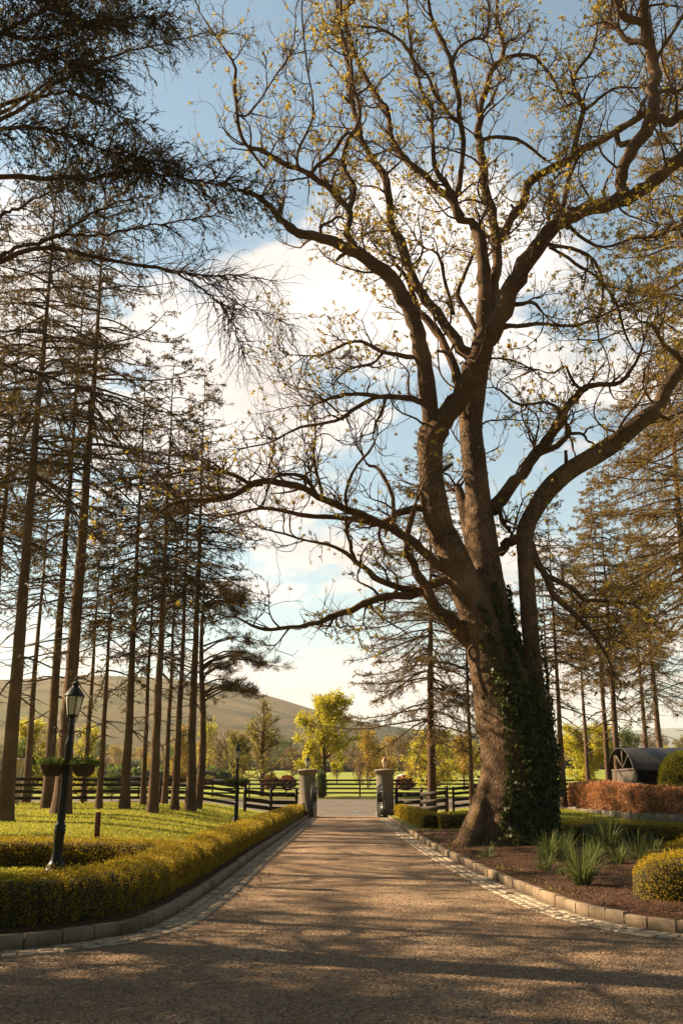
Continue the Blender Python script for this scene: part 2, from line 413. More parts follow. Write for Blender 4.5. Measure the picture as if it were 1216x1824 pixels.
def mat_glass():
    m, t, o = nmat('lamp_glass'); g = G(t)
    b = g.bsdf(None, (.75, .72, .62), .35, spec=.5); tr = g.node('ShaderNodeBsdfTransparent', {'Color': (.85, .85, .8, 1)})
    x = g.node('ShaderNodeMixShader', {0: .45, 1: b, 2: tr.outputs[0]}); t.links.new(x.outputs[0], o.inputs[0]); return m
M['glass'] = mat_glass()
M['coir'] = plain('basket_lining', (.055, .03, .02), .95, var=.4, sc=30, bump=.8, dist=.01)
M['tin'] = plain('corrugated_tin', (.055, .05, .047), .38, .35, .5, .4, 1.2)
M['board'] = plain('weathered_board', (.085, .068, .05), .85, var=.4, sc=4)
M['wool'] = plain('wool', (.7, .66, .58), .95)
M['bark_oak'] = bark_mat('bark_old_tree', (.095, .058, .032), (.27, .175, .105), (7, 7, 1.3), (.19, .115, .015), 1.0, .045, mossamt=(.35, .8))
M['bark_limb'] = bark_mat('bark_limbs', (.068, .039, .02), (.17, .10, .055), (5, 5, 5), (.22, .125, .014), .7, .02, mossamt=(.25, .8))
M['bark_con'] = bark_mat('bark_conifer', (.095, .055, .033), (.22, .135, .08), (9, 9, 5), None, .9, .02)
M['twig'] = plain('twig_bark', (.085, .052, .032), .9, var=.3, sc=4)
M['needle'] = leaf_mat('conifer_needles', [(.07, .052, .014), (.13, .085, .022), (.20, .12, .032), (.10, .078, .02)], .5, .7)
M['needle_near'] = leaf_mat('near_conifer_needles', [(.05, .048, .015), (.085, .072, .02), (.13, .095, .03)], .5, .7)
M['needle_rust'] = leaf_mat('rusty_conifer_needles', [(.16, .095, .018), (.26, .15, .028), (.13, .11, .022), (.32, .20, .04)], .5, .7)
M['leaf_oak'] = leaf_mat('young_leaves', [(.34, .25, .03), (.50, .36, .045), (.24, .20, .03), (.60, .43, .06)], .55)
M['ivy'] = leaf_mat('ivy_leaves', [(.026, .040, .007), (.055, .070, .012), (.14, .15, .022), (.045, .06, .012)], .35, .45, spec=.3)
M['box_top'] = leaf_mat('box_hedge_leaves', [(.30, .21, .012), (.48, .33, .02), (.17, .14, .012), (.60, .42, .03)], .42)
M['box_core'] = plain('hedge_core', (.030, .024, .007), .95, var=.5, sc=30)
M['beech'] = leaf_mat('beech_leaves', [(.40, .15, .06), (.55, .24, .10), (.28, .10, .045), (.62, .33, .16), (.42, .20, .07)], .35)
M['bright'] = leaf_mat('bright_green_leaves', [(.42, .38, .02), (.58, .50, .035), (.30, .29, .02), (.70, .60, .06)], .5)
M['olive'] = leaf_mat('olive_leaves', [(.24, .20, .035), (.34, .27, .05), (.17, .15, .03)], .5)
M['gold'] = leaf_mat('golden_leaves', [(.42, .27, .035), (.54, .36, .05), (.30, .22, .03)], .5)
M['tan'] = leaf_mat('tan_twigs', [(.22, .14, .07), (.30, .20, .10), (.17, .12, .05)], .35)
M['green'] = leaf_mat('mid_green_leaves', [(.10, .14, .025), (.16, .20, .035), (.07, .10, .02)], .45)
M['red'] = leaf_mat('red_leaves', [(.25, .06, .03), (.40, .11, .04), (.16, .05, .025)], .35)
M['iris'] = leaf_mat('strap_leaves', [(.08, .11, .025), (.15, .18, .045), (.19, .22, .06), (.06, .08, .02)], .4, .6)
M['dead'] = leaf_mat('dead_leaves', [(.26, .15, .07), (.36, .23, .12)], .3)
M['blade'] = leaf_mat('grass_blades', [(.27, .27, .03), (.38, .36, .045), (.50, .44, .06), (.18, .19, .022)], .5)
M['water'] = plain('puddle_water', (.16, .18, .19), .12, 0, .8, .05)
#SECTION-GROUND
# ------------------------------------------------------------------ terrain functions
def sstep(a, b, x): t = np.clip((np.asarray(x, float) - a) / (b - a), 0, 1); return t * t * (3 - 2 * t)
def wav(x, y, f=1.0, s=0.0):
    x = np.asarray(x, float) * f + s; y = np.asarray(y, float) * f - s * 1.7
    return (np.sin(x * 1.3 + 1.7 * np.sin(y * .9 + s)) + np.sin(y * 1.7 + 1.3 * np.sin(x * .8)) + .6 * np.sin(x * 3.1 + y * 2.3 + s) + .4 * np.sin(y * 5.3 - x * 4.1)) / 3.0
def HL(x, y): return .10 + .62 * sstep(18, 48, y) * sstep(3, 8, -np.asarray(x, float)) + .02 * wav(x, y, .5) * sstep(2.5, 4, -np.asarray(x, float))
def HR(x, y): return .10 + .42 * sstep(28, 45, y) * sstep(3, 9, x)
def GZ(x, y):
    y = np.asarray(y, float); x = np.asarray(x, float)
    z = -.06 + .73 * sstep(57, 71, y)
    z = z + np.clip(y - 71, 0, None) * .027 * (1 - .35 * sstep(250, 900, y))
    z = np.where(y > 330, .67 + 259 * .027 + (y - 330) * .008, z)
    return z + .5 * wav(x, y, .03) * sstep(90, 200, y)
def HT(x, y):
    if y > 57: return float(GZ(x, y))
    return float(HL(x, y)) if x < 0 else float(HR(x, y))

# ground: one sheet to the horizon
def grid_sheet(xs_fn, ys, zf, name, mat, nx, kind='structure', dz=0.0):
    mb = MB(); V = []
    for y in ys:
        xs = xs_fn(y, nx); V.append(np.stack([xs, np.full(nx, y), zf(xs, np.full(nx, y)) + dz], 1))
    V = np.concatenate(V); n = len(ys)
    i = np.arange(n - 1)[:, None]; j = np.arange(nx - 1)[None]
    q = np.stack([i * nx + j, i * nx + j + 1, (i + 1) * nx + j + 1, (i + 1) * nx + j], -1).reshape(-1, 4)
    mb.add(V, q); o = mb.build(name, mat, smooth=True); o['kind'] = kind; return o
def fan(y, nx): s = np.linspace(-1, 1, nx); return s * (70 + max(y, 0) * 1.5)
ys = np.concatenate([np.arange(-60, 50, 10), np.arange(50, 80, 1.0), 80 * (9000 / 80) ** np.linspace(0, 1, 70)])
grid_sheet(fan, ys, GZ, 'ground', M['field'], 81)
grid_sheet(lambda y, nx: np.linspace(-60, 60, nx), np.arange(56.6, 70.7, .5), GZ, 'road', M['road'], 31, dz=.05)
grid_sheet(lambda y, nx: np.linspace(-60, 60, nx), np.arange(70.5, 76, .5), GZ, 'verge', M['verge'], 31, dz=.09)
mb = MB(); mb.add([(-60, -25, 0), (60, -25, 0), (60, 57, 0), (-60, 57, 0)], [(0, 1, 2, 3)]); mb.build('driveway', M['gravel'])['kind'] = 'structure'

# hills: height fields standing at their real distance
def hill(name, mat, sky_pts, r0, r1, na, nr, rough, back=1.35):
    az = np.linspace(-34, 34, na); px = 608 + np.tan(np.radians(az)) * F_PX / cT
    py = np.interp(px, [p[0] for p in sky_pts], [p[1] for p in sky_pts])
    elv = np.arctan((912 - py) * cT / F_PX * np.cos(np.radians(az)) * 0 + (912 - py) / F_PX)   # pitch relative
    top = np.tan(np.arctan((912 - py) / F_PX) + PITCH) * r1 * np.cos(np.radians(az)) ** 0
    rs = np.concatenate([np.linspace(r0, r1, nr), np.linspace(r1, r1 * back, 8)[1:]])
    V = []
    for r in rs:
        s = np.clip((r - r0) / (r1 - r0), 0, None)
        prof = np.where(s <= 1, np.sin(np.minimum(s, 1) * PI / 2) ** 1.5 , 1 - (s - 1) * .8)
        base = GZ(0, r0) - 4
        Xw = np.tan(np.radians(az)) * r
        z = base + (top - base) * prof + rough * wav(Xw, np.full(na, r), 6.0 / (r1 - r0), 2.0) * min(s, 1) * .6
        V.append(np.stack([Xw, np.full(na, r), z], 1))
    V = np.concatenate(V); n = len(rs)
    i = np.arange(n - 1)[:, None]; j = np.arange(na - 1)[None]
    q = np.stack([i * na + j, i * na + j + 1, (i + 1) * na + j + 1, (i + 1) * na + j], -1).reshape(-1, 4)
    mb = MB(); mb.add(V, q); o = mb.build(name, mat, smooth=True); o['kind'] = 'structure'; return o
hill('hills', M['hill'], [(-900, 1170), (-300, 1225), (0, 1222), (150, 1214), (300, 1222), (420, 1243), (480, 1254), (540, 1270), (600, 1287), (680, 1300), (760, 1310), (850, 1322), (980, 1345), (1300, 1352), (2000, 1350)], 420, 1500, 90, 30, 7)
hill('far_hills', M['far_hill'], [(-900, 1320), (500, 1330), (700, 1306), (800, 1300), (860, 1306), (930, 1312), (1000, 1304), (1060, 1312), (1130, 1303), (1216, 1299), (1400, 1308), (2000, 1320)], 3200, 5600, 80, 12, 20)

# ------------------------------------------------------------------ kerb lines (traced once, then world metres)
def smooth_path(P, step):
    P = np.asarray(P, float)[:, :2]
    for _ in range(3):       # Chaikin
        Q = [P[0]]
        for a, b in zip(P[:-1], P[1:]): Q += [a * .75 + b * .25, a * .25 + b * .75]
        P = np.array(Q + [P[-1]])
    d = np.concatenate([[0], np.cumsum(np.linalg.norm(np.diff(P, axis=0), axis=1))]); n = max(2, int(d[-1] / step) + 1)
    s = np.linspace(0, d[-1], n); return np.stack([np.interp(s, d, P[:, 0]), np.interp(s, d, P[:, 1])], 1)
lk = [(-1.62, 58)] + [tuple(onz(*p)[:2]) for p in ((500, 1494), (450, 1529), (395, 1574), (340, 1613), (280, 1650), (215, 1669), (120, 1684), (62, 1690), (0, 1696))]
lk += [(-4.6, lk[-1][1] - .45), (-8, lk[-1][1] - .8), (-20, lk[-1][1] - 1.2)]
rk = [(2.36, 58)] + [tuple(onz(*p)[:2]) for p in ((733, 1490), (783, 1520), (843, 1551), (888, 1573), (958, 1603), (1008, 1623), (1058, 1638), (1128, 1653), (1216, 1668))]
rk += [(4.8, rk[-1][1] - .55), (8, rk[-1][1] - 1.2), (20, rk[-1][1] - 1.8)]
LK = smooth_path(lk, .2); RK = smooth_path(rk, .2)
def normals(P):
    t = np.gradient(P, axis=0); t /= np.linalg.norm(t, axis=1, keepdims=True); return t, np.stack([-t[:, 1], t[:, 0]], 1)
def side_off(P, side, d):
    t, n = normals(P); return P + n * side * d
LS, RS = -1, 1     # outward (away from the drive) when walking from the gate towards the camera
def cum(P): return np.concatenate([[0], np.cumsum(np.linalg.norm(np.diff(P, axis=0), axis=1))])
def sample(P, s):
    c = cum(P); return np.array([np.interp(s, c, P[:, 0]), np.interp(s, c, P[:, 1])])
rng = np.random.default_rng(3)
def blocks(P, side, o0, o1, z0, z1, ln, gap, jit, rows=1, ch=.015, s0=0.0, s1=None):
    mb = MB(); c = cum(P); s1 = s1 or c[-1]; t, n = normals(P); w_ = (o1 - o0) / rows
    for r in range(rows):
        s = s0 + rng.random() * ln * (rows > 1)
        while s < s1:
            l = ln * (1 + (rng.random() - .5) * (.1 if rows == 1 else .5)); e = min(s + l, c[-1])
            a = []
            dz = rng.normal(0, jit); do = rng.normal(0, jit * .6); oa, ob = o0 + r * w_ + gap / 2 + do, o0 + (r + 1) * w_ - gap / 2 + do
            for k, ss in enumerate((s + gap / 2, e - gap / 2)):
                p = sample(P, ss); tt = sample(P, min(ss + .05, c[-1])) - sample(P, max(ss - .05, 0)); tt /= np.linalg.norm(tt) + 1e-9
                nn = np.array((-tt[1], tt[0])) * side; zz = z1 + dz + rng.normal(0, jit * .4); cc = ch; sg = (1 if k == 0 else -1) * tt
                for o_, z_, ins in ((oa, z0, 0), (oa, zz - cc, 0), (oa + cc, zz, cc), (ob - cc, zz, cc), (ob, zz - cc, 0), (ob, z0, 0)):
                    q = p + nn * o_ + sg * ins; a.append((q[0], q[1], z_))
            Q = [(i, i + 1, i + 7, i + 6) for i in range(5)]
            mb.add(a, Q + [(0, 6, 11, 5)], None); b = np.array(a)
            mb.add(b, [(0, 5, 4, 1), (1, 4, 3, 2), (6, 7, 10, 11), (7, 8, 9, 10)])
            s = e
            if e >= c[-1] - .05: break
    return mb
for P, sd_, nm in ((LK, LS, 'left'), (RK, RS, 'right')):
    o = blocks(P, sd_, 0, .13, -.03, .135, .40, .02, .005).build('kerb', M['kerb']); o['kind'] = 'structure'
    o = blocks(P, sd_, -.42, -.015, -.05, .018, .16, .014, .004, rows=3, ch=.012).build('sett_edging', M['sett']); o['kind'] = 'structure'
    # mortar bed under the setts
    A = side_off(P, sd_, -.43); B = side_off(P, sd_, .14); n = len(P); mb = MB()
    mb.add([(a[0], a[1], .005) for a in A] + [(a[0], a[1], .005) for a in B], [(i, i + 1, n + i + 1, n + i) for i in range(n - 1)])
    o = mb.build('sett_bedding', M['mortar']); o['kind'] = 'structure'

# lawns: ruled from the back of each kerb out to the far side
def lawn(P, side, xfar, H, name):
    E = side_off(P, side, .10); n = len(E); s = np.linspace(0, 1, n); mb = MB(); V = []; m = 60
    yf = 56.6 + (E[-1][1] - 56.6) * s
    E[0][1] = 56.6
    for k in range(m):
        u = (k / (m - 1)) ** 2.2
        X_ = E[:, 0] * (1 - u) + xfar * u; Y_ = E[:, 1] * (1 - u) + yf * u
        V.append(np.stack([X_, Y_, H(X_, Y_)], 1))
    V = np.concatenate(V); i = np.arange(m - 1)[:, None]; j = np.arange(n - 1)[None]
    mb.add(V, np.stack([i * n + j, i * n + j + 1, (i + 1) * n + j + 1, (i + 1) * n + j], -1).reshape(-1, 4))
    o = mb.build(name, M['lawn'], smooth=True); o['kind'] = 'structure'
lawn(LK, LS, -60, HL, 'lawn'); lawn(RK, RS, 60, HR, 'lawn')

# ------------------------------------------------------------------ hedges
def hedge_path(pts, step=.25): return smooth_path(pts, step)
def hedge(pts, wd, ht, zf, mat, name, label, cat, dens, leaf, rng, group=None, rough=.055, rend=0.0):
    P = hedge_path(pts, .08 if rend else .25); t, n = normals(P); c = cum(P); root = empty(name, (P[0][0], P[0][1], float(zf(*P[0]))), 0, label, cat, group)
    ox, oy, oz = root.location
    ef = lambda q: np.sqrt(np.clip(1 - (1 - np.clip(q, 0, rend) / rend) ** 2, .04, 1)) if rend else 1.0 + 0 * np.asarray(q, float)
    # core: rounded cross-section
    sec = [(-.47, 0), (-.5, .5), (-.44, .86), (-.3, .96), (0, .99), (.3, .96), (.44, .86), (.5, .5), (.47, 0)]
    V = []
    for k, p in enumerate(P):
        ws = (wd - .10) * (1 + .07 * wav(p[0], p[1], 2.1)) * float(ef(c[k])); hs = (ht - .06) * (1 + .04 * wav(p[0], p[1], 1.7, 2)) * (.45 + .55 * float(ef(c[k]))); z = zf(p[0], p[1])
        for a, b in sec:
            q = p + n[k] * a * ws; V.append((q[0] - ox, q[1] - oy, z + b * hs - oz))
    m = len(sec); Q = [(k * m + j, k * m + j + 1, (k + 1) * m + j + 1, (k + 1) * m + j) for k in range(len(P) - 1) for j in range(m - 1)]
    mb = MB(); mb.add(V, Q); e0 = V[:m]; e1 = V[-m:]
    for e in (e0, e1): mb.add(list(e) + [np.mean(e, axis=0)], None, [(j, j + 1, m) for j in range(m - 1)])
    mb.build('hedge_core', M['box_core'], root)
    # leaves over the skin of the core
    mb = MB(); S_ = np.array(sec); ds = np.linalg.norm(np.diff(S_ * (wd, ht), axis=0), axis=1); cs = np.concatenate([[0], np.cumsum(ds)])
    for k in range(len(P) - 1):
        seg = c[k + 1] - c[k]; D = max(P[k][1], 8); K = int(seg * cs[-1] * dens(D)); lf = leaf(D)
        if K < 1: continue
        u = rng.random(K); v = rng.random(K) * cs[-1]
        a = np.interp(v, cs, S_[:, 0]); b = np.interp(v, cs, S_[:, 1])
        base = P[k][None] * (1 - u[:, None]) + P[k + 1][None] * u[:, None]
        eu = ef(c[k] + u * seg); ws = wd * (1 + .07 * wav(base[:, 0], base[:, 1], 2.1)) * eu; hs = ht * (1 + .04 * wav(base[:, 0], base[:, 1], 1.7, 2)) * (.45 + .55 * eu)
        nn = n[k]; z = zf(base[:, 0], base[:, 1])
        out = np.stack([nn[0] * a, nn[1] * a, (b - .45) * 1.0], 1); out[:, 2] = np.where(b > .9, 1, np.clip(b - .3, 0, 1)); out = norm(out)
        C = np.stack([base[:, 0] + nn[0] * a * ws, base[:, 1] + nn[1] * a * ws, z + b * hs], 1)
        bl = wav(C[:, 0] + C[:, 2], C[:, 1] - C[:, 2], 9.0) * rough + rng.normal(-.025, .022, K) + np.where(rng.random(K) < .05, rng.uniform(0, .07, K), 0)
        C = C + out * bl[:, None]
        d = norm(out + rng.normal(0, .75, (K, 3)) + np.array((0, 0, .35)))
        C = C - np.array((ox, oy, oz))
        mb.leaves(C, d, lf * rng.uniform(.7, 1.4, K), lf * .6, rng, .1)
    # end caps
    for k, sg in (((0, -1), (len(P) - 1, 1)) if not rend else ((len(P) - 1, 1),)):
        K = int(wd * ht * dens(max(P[k][1], 8))); a = rng.uniform(-.47, .47, K); b = rng.uniform(0, .97, K); lf = leaf(P[k][1])
        tt = t[k] * sg; C = np.stack([P[k][0] + n[k][0] * a * wd + tt[0] * rng.uniform(-.02, .05, K), P[k][1] + n[k][1] * a * wd + tt[1] * rng.uniform(-.02, .05, K), zf(P[k][0], P[k][1]) + b * ht], 1) - np.array((ox, oy, oz))
        d = norm(np.array((tt[0], tt[1], .3)) + rng.normal(0, .7, (K, 3))); mb.leaves(C, d, lf * rng.uniform(.7, 1.4, K), lf * .6, rng, .1)
    mb.build('foliage', mat, root)
    return root
rng = np.random.default_rng(11)
dn = lambda D: 4200 * min(1, (15.0 / D)) ** 1.2
lfz = lambda D: .022 * max(1, D / 15.0) ** .6
zb = lambda x, y: HL(x, y) + .0
hl = side_off(LK, LS, .66); hl = [tuple(p) for p in hl[::12]]
hl = [p for p in hl if p[1] > 10.3 or p[0] < -2.4]; hl = [p for p in hl if p[0] > -12]
hl[0] = (hl[0][0], 54.6)
hedge(hl, .78, .50, HL, M['box_top'], 'box_hedge', 'long golden box hedge curving beside the left of the drive up to the gate', 'hedge', dn, lfz, rng, 'clipped golden hedges')
hedge([(-2.75, 18.6), (-4.2, 19.3), (-6.5, 19.5), (-9.5, 19.0)], .60, .50, HL, M['box_top'], 'box_hedge', 'dark shaded back run of box hedge behind the near lamp post', 'hedge', dn, lfz, rng, 'clipped golden hedges')
hedge([(2.98, 54), (3.05, 46), (3.1, 39.5), (3.1, 36.8)], .62, .52, HR, M['box_top'], 'box_hedge', 'short golden hedge running from the right gate pillar along the kerb', 'hedge', dn, lfz, rng, 'clipped golden hedges')
hedge([(3.42, 36.4), (4.5, 36.3), (6.6, 36.0)], .62, .56, HR, M['box_top'], 'box_hedge', 'golden hedge crossing the lawn towards the left of the old tree', 'hedge', dn, lfz, rng, 'clipped golden hedges')
hedge([(5.6, 27.2), (7.2, 26.4), (8.4, 24.6), (7.9, 22.0), (6.8, 19.8), (6.1, 18.3)], .66, .56, HR, M['box_top'], 'box_hedge', 'golden hedge curving behind the strap-leaved plants on the right', 'hedge', dn, lfz, rng, 'clipped golden hedges')
hedge([(5.3, 16.9), (6.2, 16.1), (8.5, 15.8)], .9, .58, HR, M['box_top'], 'box_hedge', 'sunny yellow block of hedge just behind the nearest round-ended one', 'hedge', dn, lfz, rng, 'clipped golden hedges')
hedge([(3.72, 13.7), (4.6, 13.45), (7.5, 13.1)], 1.0, .60, HR, M['box_top'], 'box_hedge', 'nearest rounded end of hedge standing above the right kerb', 'hedge', dn, lfz, rng, 'clipped golden hedges', rend=.55)
bd = lambda D: 420 * (40 / D) ** .6
blf = lambda D: .085
hedge([(11.75, 52.0), (11.45, 47), (11.25, 42.6)], 1.1, 1.16, HR, M['beech'], 'beech_hedge', 'copper beech hedge section furthest back, in front of the dark shed', 'hedge', bd, blf, rng, 'copper beech hedges', rough=.09)
hedge([(10.9, 41.9), (11.1, 38), (11.9, 34.5), (13.2, 30.5)], 1.1, 1.12, HR, M['beech'], 'beech_hedge', 'nearer copper beech hedge section running out of the picture on the right', 'hedge', bd, blf, rng, 'copper beech hedges', rough=.09)

# planted bed under the old tree and the soil strips
def ruled(A, B, name, mat, m, dz, H, rough, kind='structure'):
    A = np.asarray(A); B = np.asarray(B); n = len(A); V = []
    for k in range(m):
        u = k / (m - 1); P = A * (1 - u) + B * u; e = 4 * u * (1 - u)
        V.append(np.stack([P[:, 0], P[:, 1], H(P[:, 0], P[:, 1]) + dz + rough * (wav(P[:, 0], P[:, 1], 5) * .5 + wav(P[:, 0], P[:, 1], 13, 3) * .3 + .8) * min(1, e * 3)], 1))
    V = np.concatenate(V); i = np.arange(m - 1)[:, None]; j = np.arange(n - 1)[None]
    mb = MB(); mb.add(V, np.stack([i * n + j, i * n + j + 1, (i + 1) * n + j + 1, (i + 1) * n + j], -1).reshape(-1, 4))
    o = mb.build(name, mat, smooth=True); o['kind'] = kind; return o
sel = LK[(LK[:, 0] > -14)]
ruled(side_off(sel, LS, .12), side_off(sel, LS, 1.0), 'planting_strip', M['mulch'], 12, .012, HL, .02)
i0 = int(np.argmin(abs(RK[:, 1] - 34.5))); i1 = int(np.argmin(abs(RK[:, 0] - 7.5)))
A = side_off(RK, RS, .12)[i0:i1]
Bp = smooth_path([(3.9, 34.6), (6.0, 33), (7.5, 28.5), (10.0, 26.4), (10.2, 23.5), (8.3, 19), (8.2, 16.5), (9, 15.5), (9.6, 10.5)], .05)
cb = cum(Bp); Bp = np.stack([np.interp(np.linspace(0, cb[-1], len(A)), cb, Bp[:, k]) for k in (0, 1)], 1)
ruled(A, Bp, 'planting_bed', M['mulch'], 70, .014, HR, .05)
sel = RK[(RK[:, 1] > 34.6)]
ruled(side_off(sel, RS, .12), side_off(sel, RS, .8), 'planting_strip', M['verge'], 6, .012, HR, .02)
o = blocks(smooth_path([(10.4, 52), (10.2, 47), (10.0, 42), (10.2, 38), (11.0, 34), (12.2, 30)], .4), 1, 0, .12, .2, .62, .9, .02, .015)
eo = o.build('stone_edging', M['slate']); eo['kind'] = 'structure'
#SECTION-OBJECTS
# ------------------------------------------------------------------ the big old tree
def catmull(P, n):
    P = np.asarray(P, float); P = np.vstack([2 * P[0] - P[1], P, 2 * P[-1] - P[-2]]); m = len(P) - 3
    t = np.linspace(0, m - 1e-6, n); i = t.astype(int); u = (t - i)[:, None]
    p0, p1, p2, p3 = P[i], P[i + 1], P[i + 2], P[i + 3]
    return .5 * (2 * p1 + (p2 - p0) * u + (2 * p0 - 5 * p1 + 4 * p2 - p3) * u ** 2 + (3 * p1 - p0 - 3 * p2 + p3) * u ** 3)
